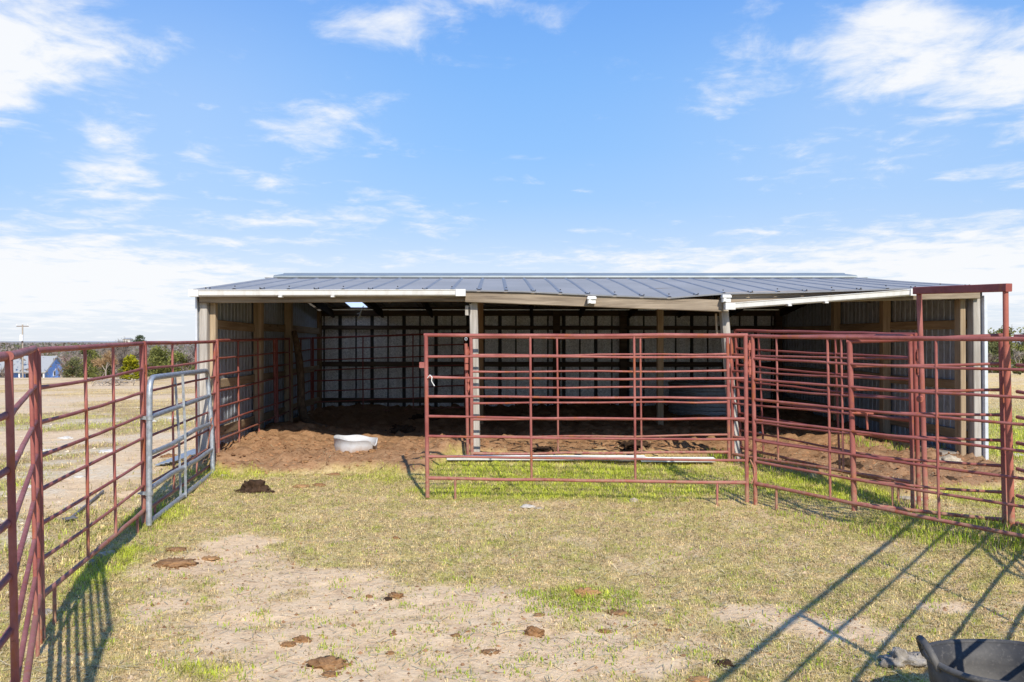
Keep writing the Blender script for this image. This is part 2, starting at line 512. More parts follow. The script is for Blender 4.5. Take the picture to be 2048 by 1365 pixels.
c = t.mix(pm, c, pale)
soilc = t.ramp(t.math('ADD', t.math('MULTIPLY', nf, .55), t.math('MULTIPLY', nm, .45)),
               [(.30, (.15, .07, .032)), (.47, (.36, .205, .108)), (.66, (.48, .295, .165))])
soilc = t.mix(t.ramp(nl, [(.45, 0), (.7, .5)]), soilc, (.25, .145, .08))
# deep in the shed the litter colour is mixed darker
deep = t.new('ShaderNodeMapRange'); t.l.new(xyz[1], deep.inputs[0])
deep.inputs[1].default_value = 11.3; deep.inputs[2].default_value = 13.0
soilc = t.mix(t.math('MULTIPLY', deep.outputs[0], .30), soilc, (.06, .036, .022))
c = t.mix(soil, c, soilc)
hb = t.math('ADD', t.math('MULTIPLY', nf, .6), t.math('MULTIPLY', nv, .35))
nb = t.bump(hb, .75, .025); nb = t.bump(nm, .35, .05, nb)
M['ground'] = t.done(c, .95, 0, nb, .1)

def m_attr(name, rough=.75, trans=.0, spec=.15):
    t = NT(name)
    a = t.attr('Col')
    t.l.new(a.outputs['Color'], t.bsdf.inputs['Base Color'])
    t.bsdf.inputs['Roughness'].default_value = rough
    t.bsdf.inputs['Specular IOR Level'].default_value = spec
    if trans:
        tr = t.new('ShaderNodeBsdfTranslucent'); t.l.new(a.outputs['Color'], tr.inputs['Color'])
        ms = t.new('ShaderNodeMixShader'); ms.inputs[0].default_value = trans
        t.l.new(t.bsdf.outputs[0], ms.inputs[1]); t.l.new(tr.outputs[0], ms.inputs[2])
        t.l.new(ms.outputs[0], t.n['Material Output'].inputs[0])
    return t.m
M['grass'] = m_attr('grass_blades', .7, .25)
M['leaf'] = m_attr('foliage_leaves', .75, .2)
M['twig'] = m_attr('bare_twigs', .85)

# ------------------------------------------------------------------ ground sheet
def axis(lo, hi, step, far_lo, far_hi, g=1.085):
    mid = list(np.arange(lo, hi + step / 2, step))
    up = []; s = step; x = mid[-1]
    while x < far_hi:
        s *= g; x += s; up.append(x)
    dn = []; s = step; x = mid[0]
    while x > far_lo:
        s *= g; x -= s; dn.append(x)
    return np.array(dn[::-1] + mid + up)
gx = axis(-4.3, 5.8, .042, -6000, 6000)
gy = axis(2.4, 17.0, .042, -60, 7000)
GX, GY = np.meshgrid(gx, gy)
GZ = ground(GX.ravel(), GY.ravel()).reshape(GX.shape)
verts = np.stack([GX.ravel(), GY.ravel(), GZ.ravel()], 1)
nx, ny = len(gx), len(gy)
ii = np.arange(nx * ny).reshape(ny, nx)
quads = np.stack([ii[:-1, :-1], ii[:-1, 1:], ii[1:, 1:], ii[1:, :-1]], -1).reshape(-1)
fx, fy = GX.ravel(), GY.ravel()
inshed = (fx > -3.3) & (fx < 4.85) & (fy > 9.6) & (fy < 16.2)
mask = np.stack([np.where(inshed, 0, bare_mask(fx, fy)), lush_mask(fx, fy), soil_mask(fx, fy), gold_mask(fx, fy)], 1)
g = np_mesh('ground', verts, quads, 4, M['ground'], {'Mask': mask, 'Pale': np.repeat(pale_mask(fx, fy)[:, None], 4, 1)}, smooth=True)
setp(g, 'dry pasture ground with worn bare dirt, thin grass and brown litter in the shed', None, None, 'structure')

# ------------------------------------------------------------------ grass blades (uncountable)
def blades(name, n, xr, yr, hmin, hmax, w, label, dens=None, keep=None, flat=.5, tint=None, seed=1):
    rg = np.random.default_rng(seed)
    X = rg.uniform(xr[0], xr[1], n)
    # more blades close to the camera
    u = rg.uniform(0, 1, n)
    Y = yr[0] * (yr[1] / yr[0]) ** u
    X = X * Y / yr[1] if dens == 'fan' else X
    b = bare_mask(X, Y); l = lush_mask(X, Y); s = soil_mask(X, Y); gd = gold_mask(X, Y)
    inside = (X > -3.35) & (X < 4.95) & (Y > 9.62) & (Y < 16.4)
    p = (1 - .955 * b) * (1 - s) * (.75 + .25 * l) * (1 - .92 * pale_mask(X, Y))
    p = np.where(inside & (s > .25), 0, p)
    if keep is not None: p = p * keep(X, Y)
    ok = rg.uniform(0, 1, n) < p
    X, Y, l, gd, b = X[ok], Y[ok], l[ok], gd[ok], b[ok]
    m = len(X)
    Z = ground(X, Y)
    patch = fbm(X * 2.6, Y * 2.6, 3, 33)
    H = rg.uniform(hmin, hmax, m) * (.6 + .7 * l + .5 * patch)
    az = rg.uniform(0, 2 * np.pi, m)
    lean = rg.uniform(.25, 1.0, m) * (1 - .35 * l)
    lie = rg.uniform(0, 1, m) < flat * (1 - .5 * l)
    lean = np.where(lie, rg.uniform(1.15, 1.5, m), lean + .25)
    dx, dy = np.cos(az), np.sin(az)
    W = w * rg.uniform(.6, 1.3, m)
    root = np.stack([X, Y, Z - .004], 1)
    side = np.stack([-dy, dx, np.zeros(m)], 1) * W[:, None] * .5
    mid = root + np.stack([dx * np.sin(lean * .6) * H * .55, dy * np.sin(lean * .6) * H * .55, np.cos(lean * .6) * H * .55 + .004], 1)
    tip = root + np.stack([dx * np.sin(lean) * H, dy * np.sin(lean) * H, np.maximum(np.cos(lean) * H, .008) + .004], 1)
    V = np.stack([root - side, root + side, mid + side * .8, mid - side * .8, tip], 1).reshape(-1, 3)
    base = np.arange(m)[:, None] * 5
    tri = np.concatenate([base + np.array([[0, 1, 2]]), base + np.array([[0, 2, 3]]), base + np.array([[3, 2, 4]])], 1).reshape(-1)
    gr = np.clip(.43 + .55 * l + .9 * (patch - .5) + rg.normal(0, .30, m), 0, 1)
    gr = np.where(lie, gr * .35, gr) * (1 - .9 * gd)
    straw = np.array([.90, .69, .37]) * rg.uniform(.35, 1.1, m)[:, None]
    greenA = np.array([.38, .42, .075]); greenB = np.array([.60, .66, .07])
    k = np.clip(l + rg.normal(0, .25, m), 0, 1)[:, None]
    green = (greenA * (1 - k) + greenB * k) * rg.uniform(.65, 1.15, m)[:, None]
    cl1 = vnoise(X * 27, Y * 20, 211); cl2 = vnoise(X * 58, Y * 40, 213); cl3 = vnoise(X * 13, Y * 10, 215)
    gr = np.clip(gr + .9 * (cl3 - .5) + .6 * (cl1 - .5), 0, 1)
    C = straw * (1 - gr[:, None]) + green * gr[:, None]
    C = C * (.62 + .55 * cl1 + .38 * cl2)[:, None] * (1 - .55 * sstep(.60, .85, cl2) * (cl1 < .5))[:, None]
    gold = np.array([.92, .68, .30]) * rg.uniform(.5, 1.15, m)[:, None]
    C = C * (1 - .7 * gd[:, None]) + gold * .7 * gd[:, None]
    C = np.concatenate([C, np.ones((m, 1))], 1)
    C5 = np.repeat(C, 5, 0)
    o = np_mesh(name, V, tri, 3, M['grass'], C5)
    setp(o, label, 'grass', None, 'stuff')
    return o
penk = lambda X, Y: ((X > -2.9 - .02 * Y) & (X < 5.2)).astype(float)
blades('grass', 620000, (-3.4, 5.2), (3.2, 10.6), .014, .040, .0042, 'short grazed grass, half green and half straw, across the pen floor', keep=penk, flat=.78, seed=2)
outk = lambda X, Y: ((X < -2.7 - .02 * Y) | (X > 5.0) | (Y > 16.6)).astype(float)
blades('field_grass', 420000, (-33, 30), (4.0, 44), .02, .075, .007, 'thin dry grass on the open field around the shed', dens='fan', keep=outk, flat=.45, seed=3)

# taller tufts along the fence feet and by the right hand wall
def tuft_field(name, spots, label, seed=5):
    rg = np.random.default_rng(seed)
    P = []
    for (x, y, sx, sy, n, h) in spots:
        xs = rg.normal(x, sx, n); ys = rg.normal(y, sy, n)
        P.append(np.stack([xs, ys, np.full(n, h)], 1))
    P = np.concatenate(P)
    X, Y = P[:, 0], P[:, 1]; m = len(P)
    H = P[:, 2] * rg.uniform(.4, 1.2, m); Z = ground(X, Y)
    az = rg.uniform(0, 2 * np.pi, m); lean = rg.uniform(.1, .85, m)
    dx, dy = np.cos(az), np.sin(az)
    W = .0055 * rg.uniform(.7, 1.3, m)
    root = np.stack([X, Y, Z - .005], 1); side = np.stack([-dy, dx, 0 * dx], 1) * W[:, None] * .5
    mid = root + np.stack([dx * np.sin(lean * .5) * H * .6, dy * np.sin(lean * .5) * H * .6, np.cos(lean * .5) * H * .6], 1)
    tip = root + np.stack([dx * np.sin(lean) * H, dy * np.sin(lean) * H, np.cos(lean) * H], 1)
    V = np.stack([root - side, root + side, mid + side * .8, mid - side * .8, tip], 1).reshape(-1, 3)
    base = np.arange(m)[:, None] * 5
    tri = np.concatenate([base + np.array([[0, 1, 2]]), base + np.array([[0, 2, 3]]), base + np.array([[3, 2, 4]])], 1).reshape(-1)
    C = np.array([.42, .53, .06]) * rg.uniform(.6, 1.2, m)[:, None]
    dry = rg.uniform(0, 1, m) < .3
    C[dry] = np.array([.55, .46, .24]) * rg.uniform(.7, 1.1, dry.sum())[:, None]
    C5 = np.repeat(np.concatenate([C, np.ones((m, 1))], 1), 5, 0)
    o = np_mesh(name, V, tri, 3, M['grass'], C5)
    setp(o, label, 'grass', None, 'stuff')
sp = []
for i in range(26):      # foot of the right hand front panel
    k = i / 25
    sp.append((2.05 + 1.35 * k + random.uniform(-.05, .05), 7.55 - 1.9 * k + random.uniform(-.1, .1),   .07, .07, int(20 + 70 * k), .04 + .05 * k))
for i in range(16):
    k = i / 15
    sp.append((2.4 + .85 * k, 9.6 - 2.2 * k, .08, .08, 60, .07))
for i in range(14):
    sp.append((random.uniform(3.9, 4.75), random.uniform(9.9, 10.9), .08, .08, 60, .11))
for i in range(10):
    sp.append((random.uniform(2.1, 2.6), random.uniform(9.45, 9.75), .06, .06, 40, .10))
for i in range(30):      # left fence foot
    k = i / 29
    sp.append((-2.45 - .5 * k + random.uniform(-.08, .12), 4.7 + 4.5 * k, .06, .08, 20, .045))
for i in range(8):
    sp.append((3.42 + random.uniform(-.1, .1), 6.2 + random.uniform(-.3, .3), .05, .05, 60, .10))
for i in range(130):      # small tufts left in the worn dirt
    p = on_ground(random.uniform(300, 1700), random.uniform(1150, 1362))
    sp.append((p.x, p.y, .035, .03, random.randint(8, 26), .032))
for i in range(420):     # clumps in the lawn
    px, py = random.uniform(120, 2040), random.uniform(950, 1360)
    p = on_ground(px, py)
    if -2.6 < p.x < 3.2: sp.append((p.x, p.y, .03, .03, random.randint(6, 22), .03))
for i in range(120):
    p = on_ground(random.uniform(860, 1500), random.uniform(935, 995))
    sp.append((p.x, p.y, .06, .04, 26, .04))
for i in range(60):
    p = on_ground(random.uniform(1050, 1260), random.uniform(1185, 1225))
    sp.append((p.x, p.y, .03, .03, 22, .034))
tuft_field('grass_tufts', sp, 'taller bright green grass tufts along the feet of the fences')

# ------------------------------------------------------------------ corral panels
FR = [0, .152, .294, .430, .568, .707, .850, 1.0]
FR6 = [0, .21, .42, .63, .82, 1.0]
def end(px_top, px_bot, D, ytop, ybr, ybase):
    T = at(px_top, ytop, D); B = at(px_bot, ybase, D)
    k = (ybr - ytop) / (ybase - ytop)
    return dict(T=T, B=B, Q=T.lerp(B, k))
def epos(x, y, ztop, zbr, zb, lean=0):
    T = Vector((x + lean, y, ztop)); B = Vector((x, y, zb))
    return dict(T=T, B=B, Q=T.lerp(B, (ztop - zbr) / (ztop - zb)))

def panel(label, A, B, ups=(.333, .667), group='red pipe corral panels', mat='red', postA=True, postB=True,
          fr=FR, feet=True, name='corral_panel', cat='fence panel', hinges=(), wob=.0, rtop=.0160, rmid=.0102, rbot=.0138, rpost=.0178, short=None):
    base = (A['B'] + B['B']) / 2
    t = thing(name, base, label, cat, group)
    dirn = (B['T'] - A['T']).normalized()
    for e, on, sgn in ((A, postA, 1), (B, postB, -1)):
        if on:
            m = MB()
            m.tube([e['T'] - Vector((0, 0, .004)), e['T'].lerp(e['B'], .5), e['B'] - Vector((0, 0, .03))], rpost, 12)
            obj('post', m, M[mat], t)
    for i, f in enumerate(fr):
        a = A['T'].lerp(A['Q'], f); b = B['T'].lerp(B['Q'], f)
        r = rtop if i == 0 else rbot if i == len(fr) - 1 else rmid
        m = MB()
        if i == 0:
            a = a - dirn * rpost; b = b + dirn * rpost
        n = 9
        sag_ = random.uniform(-.004, .012) if 0 < i < len(fr) - 1 else random.uniform(0, .004)
        pts = []
        for k in range(n):
            p = a.lerp(b, k / (n - 1))
            if 0 < k < n - 1:
                p = p + Vector((0, 0, -1)) * (sag_ * math.sin(math.pi * k / (n - 1))) + Vector((random.uniform(-1, 1) * wob, random.uniform(-1, 1) * wob, random.uniform(-1, 1) * (wob + .0018)))
            pts.append(p)
        rr = [r] * n
        if i: rr[0] = rr[-1] = r * 1.25
        m.tube(pts, rr, 10)
        obj('rail', m, M[mat], t)
    for u in ups:
        a = A['T'].lerp(B['T'], u); b = A['Q'].lerp(B['Q'], u)
        m = MB(); m.tube([a, a.lerp(b, .5) + Vector((random.uniform(-.004, .004), 0, 0)), b], .0105, 8)
        obj('upright', m, M[mat], t)
    if feet:
        for u in (.09, .91):
            a = A['Q'].lerp(B['Q'], u); b = A['B'].lerp(B['B'], u)
            m = MB(); m.tube([a, (a.x, a.y, min(b.z, gz(a.x, a.y)) - .02)], .0105, 8)
            obj('foot', m, M[mat], t)
    for (e, f, off) in hinges:
        E = A if e == 'A' else B
        c = E['T'].lerp(E['B'], f); s = -1 if e == 'A' else 1
        m = MB()
        q = c + dirn * (s * .032)
        m.tube([q - Vector((0, 0, .03)), q + Vector((0, 0, .03))], .013, 8)
        m.box((c + dirn * s * .016), (.03, .012, .022), math.atan2(dirn.y, dirn.x))
        m.tube([q - Vector((0, 0, .05)), q + Vector((0, 0, .052))], .006, 6)
        obj('hinge', m, M['red_rust'], t)
    return t

def ypair(tops, k):
    return tops[k]

# left hand run, near to far
PX0 = dict(x=-1.57, y=2.95)
eC = end(68, 80, 4.587, 698, 1194, 1288)
eP1n = epos(-1.575, 2.95, 1.452, .215, -.03, -.03)
eP0n = epos(-1.16, 1.55, 1.452, .215, -.03, -.02)
eP0f = epos(-1.60, 2.99, 1.452, .215, -.03, -.03)
panel('red pipe panel nearest the viewer at the far left edge, mostly out of view', eP0n, eP0f, ups=(.33, .67), postB=False, rpost=.016)
panel('short red pipe panel at left, seen almost end-on, joined to the first corner post', eP1n, eC, ups=(.80,), rpost=.0125, hinges=(('B', .16, 1), ('B', .34, 1)))
panel('red pipe panel at left with open pasture behind it, left of the grey gate', end(74, 84, 4.64, 702, 1194, 1284), end(283, 288, 6.97, 688, 1022, 1046),
      ups=(.36, .64), hinges=(('A', .2, 1), ('B', .12, 1), ('B', .28, 1), ('A', .45, 1)))
panel('red pipe panel behind the leaning grey gate, ending at the shed corner', end(289, 294, 7.03, 687, 1021, 1046), end(429, 431, 9.42, 684, 924, 936),
      ups=(.33, .67), hinges=(('A', .14, 1), ('B', .1, 1)))
# inside the shed, along the left wall
panel('red pipe panel running into the shed along its left wall, half in sun', end(434, 437, 9.5, 682, 917, 936), end(548, 551, 12.35, 679, 862, 870),
      ups=(.31, .66), mat='red', hinges=(('A', .1, 1), ('A', .3, 1), ('B', .1, 1)), feet=False)
panel('dark red pipe panel in the back left corner of the shed behind the crooked log', end(553, 555, 12.42, 679, 862, 870), end(621, 622, 15.4, 677, 826, 834),
      ups=(.33, .67), mat='red_dark', feet=False)
panel('dark tilted pipe panel standing in front of the mottled back wall of the left bay', end(626, 626, 15.5, 677, 828, 836), end(929, 930, 15.5, 667, 815, 824),
      ups=(.33, .66), mat='red_dark', feet=False)
# centre
gA = end(852, 855, 7.93, 671, 957, 989); gB = end(1491, 1494, 7.66, 671, 966, 998)
ggate = panel('wide red pipe panel standing free before the shed, tied with twine', gA, gB, ups=(.334, .659), hinges=(('B', .07, 1), ('B', .17, 1), ('B', .22, 1)), wob=.002)
m = MB()
q = at(844, 731, 7.93); m.box(q, (.045, .012, .05)); obj('latch_plate', m, M['red'], ggate)
panel('red pipe panel hung between the two middle shed posts, behind the wide centre panel', end(942, 944, 9.42, 676, 908, 914), end(1455, 1458, 9.42, 674, 905, 916),
      ups=(.335, .66), wob=.004, feet=False, hinges=(('A', .12, 1), ('A', .35, 1), ('A', .42, 1), ('B', .2, 1)))
lp = thing('latch_post', at(934, 914, 9.44), 'thin red post with a ring on top, left of the middle shed post', 'post')
m = MB(); m.tube([at(932, 688, 9.44), at(936, 918, 9.44)], .017, 10); obj('shaft', m, M['red'], lp)
m = MB(); m.ring(at(932, 679, 9.44), .013, .005, 'y'); obj('ring', m, M['galv'], lp)
for yy in (706, 722, 736):
    m = MB(); m.tube([at(933, yy - 7, 9.40), at(933, yy + 5, 9.40)], .021, 10); obj('sleeve', m, M['red_rust'], lp)
# right hand side
panel('red pipe panel at the right front, running towards the viewer from the wide centre panel', end(1505, 1511, 7.68, 673, 968, 1003), end(2128, 2136, 5.66, 681, 1090, 1128),
      ups=(.30, .66), wob=.0015, hinges=(('A', .1, 1), ('A', .22, 1)))
panel('red pipe panel behind the right front one, against a darker panel', end(1463, 1466, 9.50, 674, 909, 918), end(1820, 1826, 7.45, 673, 966, 1010),
      ups=(.30, .67), wob=.002, hinges=(('A', .1, 1), ('A', .3, 1)))
panel('taller standing red pipe panel from the leaning shed post to the doorway frame', end(1471, 1482, 9.73, 662, 896, 912), end(1829, 1838, 7.50, 670, 977, 1012),
      ups=(.16, .62), mat='red_dark', wob=.002, hinges=(('B', .12, 1), ('B', .2, 1)))
# swing gate of the doorway frame
tg = panel('narrow red gate with a slide bolt, swung open beside the doorway frame', end(1699, 1709, 6.92, 684, 1008, 1014), end(2003, 2011, 6.42, 672, 1041, 1046),
      ups=(), name='swing_gate', cat='gate', group='red doorway gates', feet=False, rpost=.021)
m = MB(); m.tube([at(1704, 827, 6.86), at(1747, 828, 6.82)], .0085, 8); m.tube([at(1733, 826, 6.83), at(1735, 860, 6.83)], .0085, 8)
obj('slide_bolt', m, M['red_rust'], tg)
# doorway frame
bf = thing('doorway_frame', at(1930, 1035, 6.8), 'tall red square pipe doorway frame rising above the fence at right', 'gate frame')
m = MB(); m.tube([at(1838, 583, 7.28), at(1845, 800, 7.28), at(1852, 1028, 7.28)], .0205, 12); obj('post', m, M['red'], bf)
m = MB(); m.tube([at(2011, 574, 6.33), at(2012, 690, 6.33), at(2013, 700, 6.33)], .0185, 12); m.tube([at(2013, 690, 6.33), at(2024, 1075, 6.33)], .0225, 14); obj('post', m, M['red_rust'], bf)
a, b = at(1831, 582.5, 7.30), at(2018, 576, 6.30)
m = MB(); m.beam(a, b, .05, .056, bev=.004); obj('lintel', m, M['red_dark'], bf)
m = MB(); m.ring(at(1840, 799, 7.2), .021, .008, 'y'); m.tube([at(1840, 799, 7.19), at(1843, 799, 7.28)], .017, 8); obj('pipe_ring', m, M['red_rust'], bf)
# run from the doorway frame towards the viewer (outside the frame, its shadow crosses the grass)
panel('red pipe panel at the right edge running back from the doorway frame', epos(3.43, 6.28, 1.53, .26, .06), epos(3.47, 3.9, 1.47, .22, -.03), ups=(.33, .67), postA=False)
eS0 = epos(3.60, 5.45, 1.50, .26, .05); eS1 = epos(2.02, 3.22, 1.45, .22, -.03); eS2 = epos(1.33, 2.22, 1.43, .22, -.04); eS3 = epos(.95, 1.35, 1.42, .22, -.05)
panel('red pipe panel just outside the right edge whose long rail shadows cross the grass', eS0, eS1, ups=(.5,), fr=FR6)
panel('red pipe panel beside the viewer, seen only by its shadow at lower right', eS1, eS2, ups=(), fr=FR6, postA=False)
panel('red pipe panel behind the viewer, seen only by its shadow', eS2, eS3, ups=(), fr=FR6, postA=False)

# twine and chain
def hang(name, pts, r, mat, label, cat):
    m = MB(); m.tube(pts, r, 6)
    o = obj(name, m, mat, loc=pts[0], label=label); setp(o, label, cat)
    return o
hang('twine', [at(855, 757, 7.9), at(860, 751, 7.88), at(864, 755, 7.88), at(863, 763, 7.88), at(867, 770, 7.88), at(869, 773, 7.88)], .0042, M['twine'],
     'short white twine knotted round the left post of the wide centre panel', 'twine')
pts = []
for i in range(12):
    k = i / 11
    pts.append(at(1500 + 8 * math.sin(k * 3.1) + 2 * k, 920 + 48 * k, 7.62))
hang('chain', pts, .0065, M['red_rust'], 'rusty chain hanging between the wide centre panel and the right front panel', 'chain')
hang('loose_wire', [at(1922, 862, 9.9), at(1920, 872, 9.9), at(1920, 892, 9.9), at(1925, 900, 9.9), at(1921, 905, 9.9), at(1926, 910, 9.9)], .004, M['twine'],
     'curled white wire sticking up by the inside of the right shed corner', 'wire')

# ------------------------------------------------------------------ galvanised gate leaning on the left fence
gg = thing('tube_gate', (-2.84, 8.0, .12), 'grey galvanised tube gate with rounded corners leaning on the red fence at left', 'gate')
nl_b = at(298, 1052, 6.93); nl_t = at(299, 757, 6.95)
fr_b = at(426, 948, 9.05); fr_t = at(415, 742, 9.12)
rr = .0225
def arc(p0, c, p1, n=6):
    return [(1-t)**2 * p0 + 2*t*(1-t) * c + t*t * p1 for t in [i / n for i in range(n + 1)]]
k0 = nl_t.lerp(nl_b, .13); k1 = nl_t.lerp(fr_t, .05); k2 = fr_t.lerp(nl_t, .05); k3 = fr_t.lerp(fr_b, .13)
m = MB()
m.tube([nl_b, nl_b.lerp(nl_t, .5)] + arc(k0, nl_t, k1) + arc(k2, fr_t, k3) + [fr_t.lerp(fr_b, .55) + Vector((.012, 0, 0)), fr_b], rr, 12)
obj('frame', m, M['galv'], gg)
for (ya, yb, sag) in ((836, 793, 0), (909, 849, .012), (980, 900, -.012), (1046, 946, 0)):
    fa = (ya - 757) / (1052 - 757.); fb = (yb - 742) / (948 - 742.)
    a = nl_t.lerp(nl_b, fa); b = fr_t.lerp(fr_b, fb)
    m = MB(); m.tube([a, a.lerp(b, .3) + Vector((0, 0, -sag)), a.lerp(b, .7) + Vector((0, 0, sag)), b], rr * .86, 12); obj('rail', m, M['galv'], gg)
for u, dxx in ((.445, .028), (.43, -.030)):
    a = nl_t.lerp(fr_t, u) + Vector((dxx, 0, 0)); b = nl_b.lerp(fr_b, u + .03) + Vector((dxx * .6, 0, 0))
    m = MB(); m.beam(a, a.lerp(b, .5) + Vector((.01, 0, 0)), .022, .004, up=(0, 1, 0)); m.beam(a.lerp(b, .5) + Vector((.01, 0, 0)), b, .022, .004, up=(0, 1, 0)); obj('strap', m, M['galv'], gg)
for f in (.27, .78):
    c = nl_t.lerp(nl_b, f)
    m = MB(); m.tube([c - Vector((0, 0, .016)), c + Vector((0, 0, .016))], rr * 1.3, 12); m.box(c + Vector((-.035, -.01, 0)), (.05, .02, .024)); m.ring(c + Vector((-.066, -.01, 0)), .012, .005, 'z'); obj('hinge_clamp', m, M['galv'], gg)
hang('wire_tie', [at(420, 842, 9.05), at(424, 836, 9.03), at(421, 848, 9.03), at(425, 852, 9.05), at(420, 862, 9.04), at(417, 885, 9.03), at(413, 905, 9.03)], .006, M['red_rust'],
     'rusty wire tie holding the grey gate to the fence at the shed corner', 'wire')

# ------------------------------------------------------------------ the shed
SF = 9.6; SB = 16.1
XLf, XRf = -3.25, 4.86
XLb, XRb = -3.34, 4.70
EAVE_B = 2.04
shed = thing('loafing_shed', (.8, 12.8, .25), 'long open-fronted three-bay metal loafing shed with a sagging grey roof', 'shed')
def wallx(side, y):
    k = (y - SF) / (SB - SF)
    return (XLf * (1 - k) + XLb * k) if side == 'L' else (XRf * (1 - k) + XRb * k)
def roof_z(y):     # nominal slope
    RZ, RY = 2.385, 12.9
    if y < RY: return 2.03 + (RZ - 2.03) * (y - 9.45) / (RY - 9.45)
    return RZ - (RZ - 2.03) * (y - RY) / (16.3 - RY)

# corrugated sheet: bottom curve, top curve functions of u (metres along)
def sheet(P, L, pitch, ribw, ribh, nrm, rows=2, mi_rib=1, start=.1, double=False):
    """P(u, t) gives a point; ribs stand along nrm"""
    us = [0.0]; hs = [0]; rib = []
    u = start
    while u + ribw < L:
        us += [u, u + ribw * .22, u + ribw * .78, u + ribw]; hs += [0, ribh, ribh, 0]
        u += pitch
    us.append(L); hs.append(0)
    vs = []
    for r in range(rows):
        t = r / (rows - 1)
        for uu, hh in zip(us, hs):
            vs.append(P(uu, t) + nrm * hh)
    n = len(us); fs = []; mi = []
    m = MB()
    for r in range(rows - 1):
        for i in range(n - 1):
            isr = hs[i] != hs[i+1] or (hs[i] and hs[i+1])
            m.add([vs[r*n+i], vs[r*n+i+1], vs[(r+1)*n+i+1], vs[(r+1)*n+i]], [(0, 1, 2, 3)], False, mi_rib if isr else 0)
    return m

# side walls
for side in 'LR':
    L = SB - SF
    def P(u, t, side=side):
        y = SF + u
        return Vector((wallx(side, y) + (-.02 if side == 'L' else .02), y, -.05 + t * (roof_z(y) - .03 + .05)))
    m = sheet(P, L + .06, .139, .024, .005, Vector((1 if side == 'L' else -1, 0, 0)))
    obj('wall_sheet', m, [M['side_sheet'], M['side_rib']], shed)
# back wall: wide dark ribs and narrow ones in turn
def PB(u, t):
    return Vector((XLb + u, SB + .05, .0 + t * (EAVE_B)))
m = MB()
Lb = XRb - XLb + .06
u = .06; k = 0; prevu = 0.0
edges = []
while u < Lb - .1:
    w = .030 if k % 2 else .014
    edges.append((u, w)); u += .279; k += 1
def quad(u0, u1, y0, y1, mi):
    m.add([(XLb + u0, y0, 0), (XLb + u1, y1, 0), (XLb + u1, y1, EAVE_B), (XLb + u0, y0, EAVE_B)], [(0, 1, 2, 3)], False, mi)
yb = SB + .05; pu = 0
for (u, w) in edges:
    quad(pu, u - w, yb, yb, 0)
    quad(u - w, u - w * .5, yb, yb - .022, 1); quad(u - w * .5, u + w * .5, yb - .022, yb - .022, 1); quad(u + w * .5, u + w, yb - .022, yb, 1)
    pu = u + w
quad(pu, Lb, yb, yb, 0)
obj('back_wall_sheet', m, [M['back_sheet'], M['rib_shade']], shed)
# back girts and posts
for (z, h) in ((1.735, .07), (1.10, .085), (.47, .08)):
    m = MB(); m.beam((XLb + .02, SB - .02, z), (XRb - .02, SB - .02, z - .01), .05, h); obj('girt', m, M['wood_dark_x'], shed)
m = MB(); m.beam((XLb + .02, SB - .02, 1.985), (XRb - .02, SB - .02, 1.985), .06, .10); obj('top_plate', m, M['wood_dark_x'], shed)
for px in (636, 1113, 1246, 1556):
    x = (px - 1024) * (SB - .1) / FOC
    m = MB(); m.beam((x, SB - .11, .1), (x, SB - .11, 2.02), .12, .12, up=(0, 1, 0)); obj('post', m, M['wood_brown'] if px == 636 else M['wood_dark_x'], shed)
# side girts and posts
for side in 'LR':
    s = 1 if side == 'L' else -1
    for (z, h) in ((1.68, .10), (1.03, .095), (.50, .10)):
        ys = [9.66, 11.78, 11.9, 13.52, 13.62, 16.0]
        for a, b in ((9.70, 11.72), (11.86, 13.40), (13.54, 15.95)):
            m = MB(); m.beam((wallx(side, a) + .004 * s, a, z + random.uniform(-.01, .01)), (wallx(side, b) + .004 * s, b, z + random.uniform(-.015, .015)), .035, h)
            obj('girt', m, M['wood_tan_y'], shed)
    for y in (11.79, 13.47):
        x = wallx(side, y) + .05 * s
        m = MB(); m.beam((x, y, .1), (x, y, roof_z(y) - .05), .10, .13, up=(0, 1, 0)); obj('post', m, M['wood_tan'], shed)
# front corner posts and trim
m = MB(); m.beam((-3.195, 9.66, .05), (-3.205, 9.66, 1.93), .085, .14, up=(0, 1, 0)); obj('post', m, M['wood_grey'], shed)
m = MB(); m.beam((-3.125, 9.705, .1), (-3.13, 9.705, 1.90), .06, .08, up=(0, 1, 0)); obj('post', m, M['wood_tan'], shed)
m = MB(); m.beam((-3.253, 9.60, .0), (-3.263, 9.60, 1.97), .018, .10, up=(0, 1, 0), bev=.002); obj('corner_trim', m, M['trim_white'], shed)
m = MB(); m.beam((4.835, 9.66, .05), (4.82, 9.66, 1.94), .075, .14, up=(0, 1, 0)); obj('post', m, M['wood_grey'], shed)
m = MB(); m.beam((4.725, 9.74, .1), (4.715, 9.74, 1.94), .055, .14, up=(0, 1, 0)); obj('post', m, M['wood_tan'], shed)
m = MB(); m.beam((4.905, 9.60, .0), (4.89, 9.60, 1.97), .034, .11, up=(0, 1, 0), bev=.002); obj('corner_trim', m, M['trim_white'], shed)
# middle front posts
m = MB(); m.beam(at(953, 925, 9.66), at(947, 588, 9.66), .083, .13, up=(0, 1, 0)); obj('post', m, M['wood_grey'], shed, label='upright grey front post left of the middle bay')
m = MB(); m.box(at(934, 622, 9.62), (.035, .05, .10)); obj('cleat', m, M['wood_grey'], shed)
m = MB(); m.beam(at(1473, 925, 9.66), at(1445, 596, 9.66), .075, .13, up=(0, 1, 0)); obj('post', m, M['wood_grey'], shed, label='leaning grey front post right of the middle bay')
m = MB(); m.beam(at(1432, 628, 9.68), at(1434, 668, 9.7), .02, .03, up=(0, 1, 0)); obj('cleat', m, M['wood_tan'], shed)
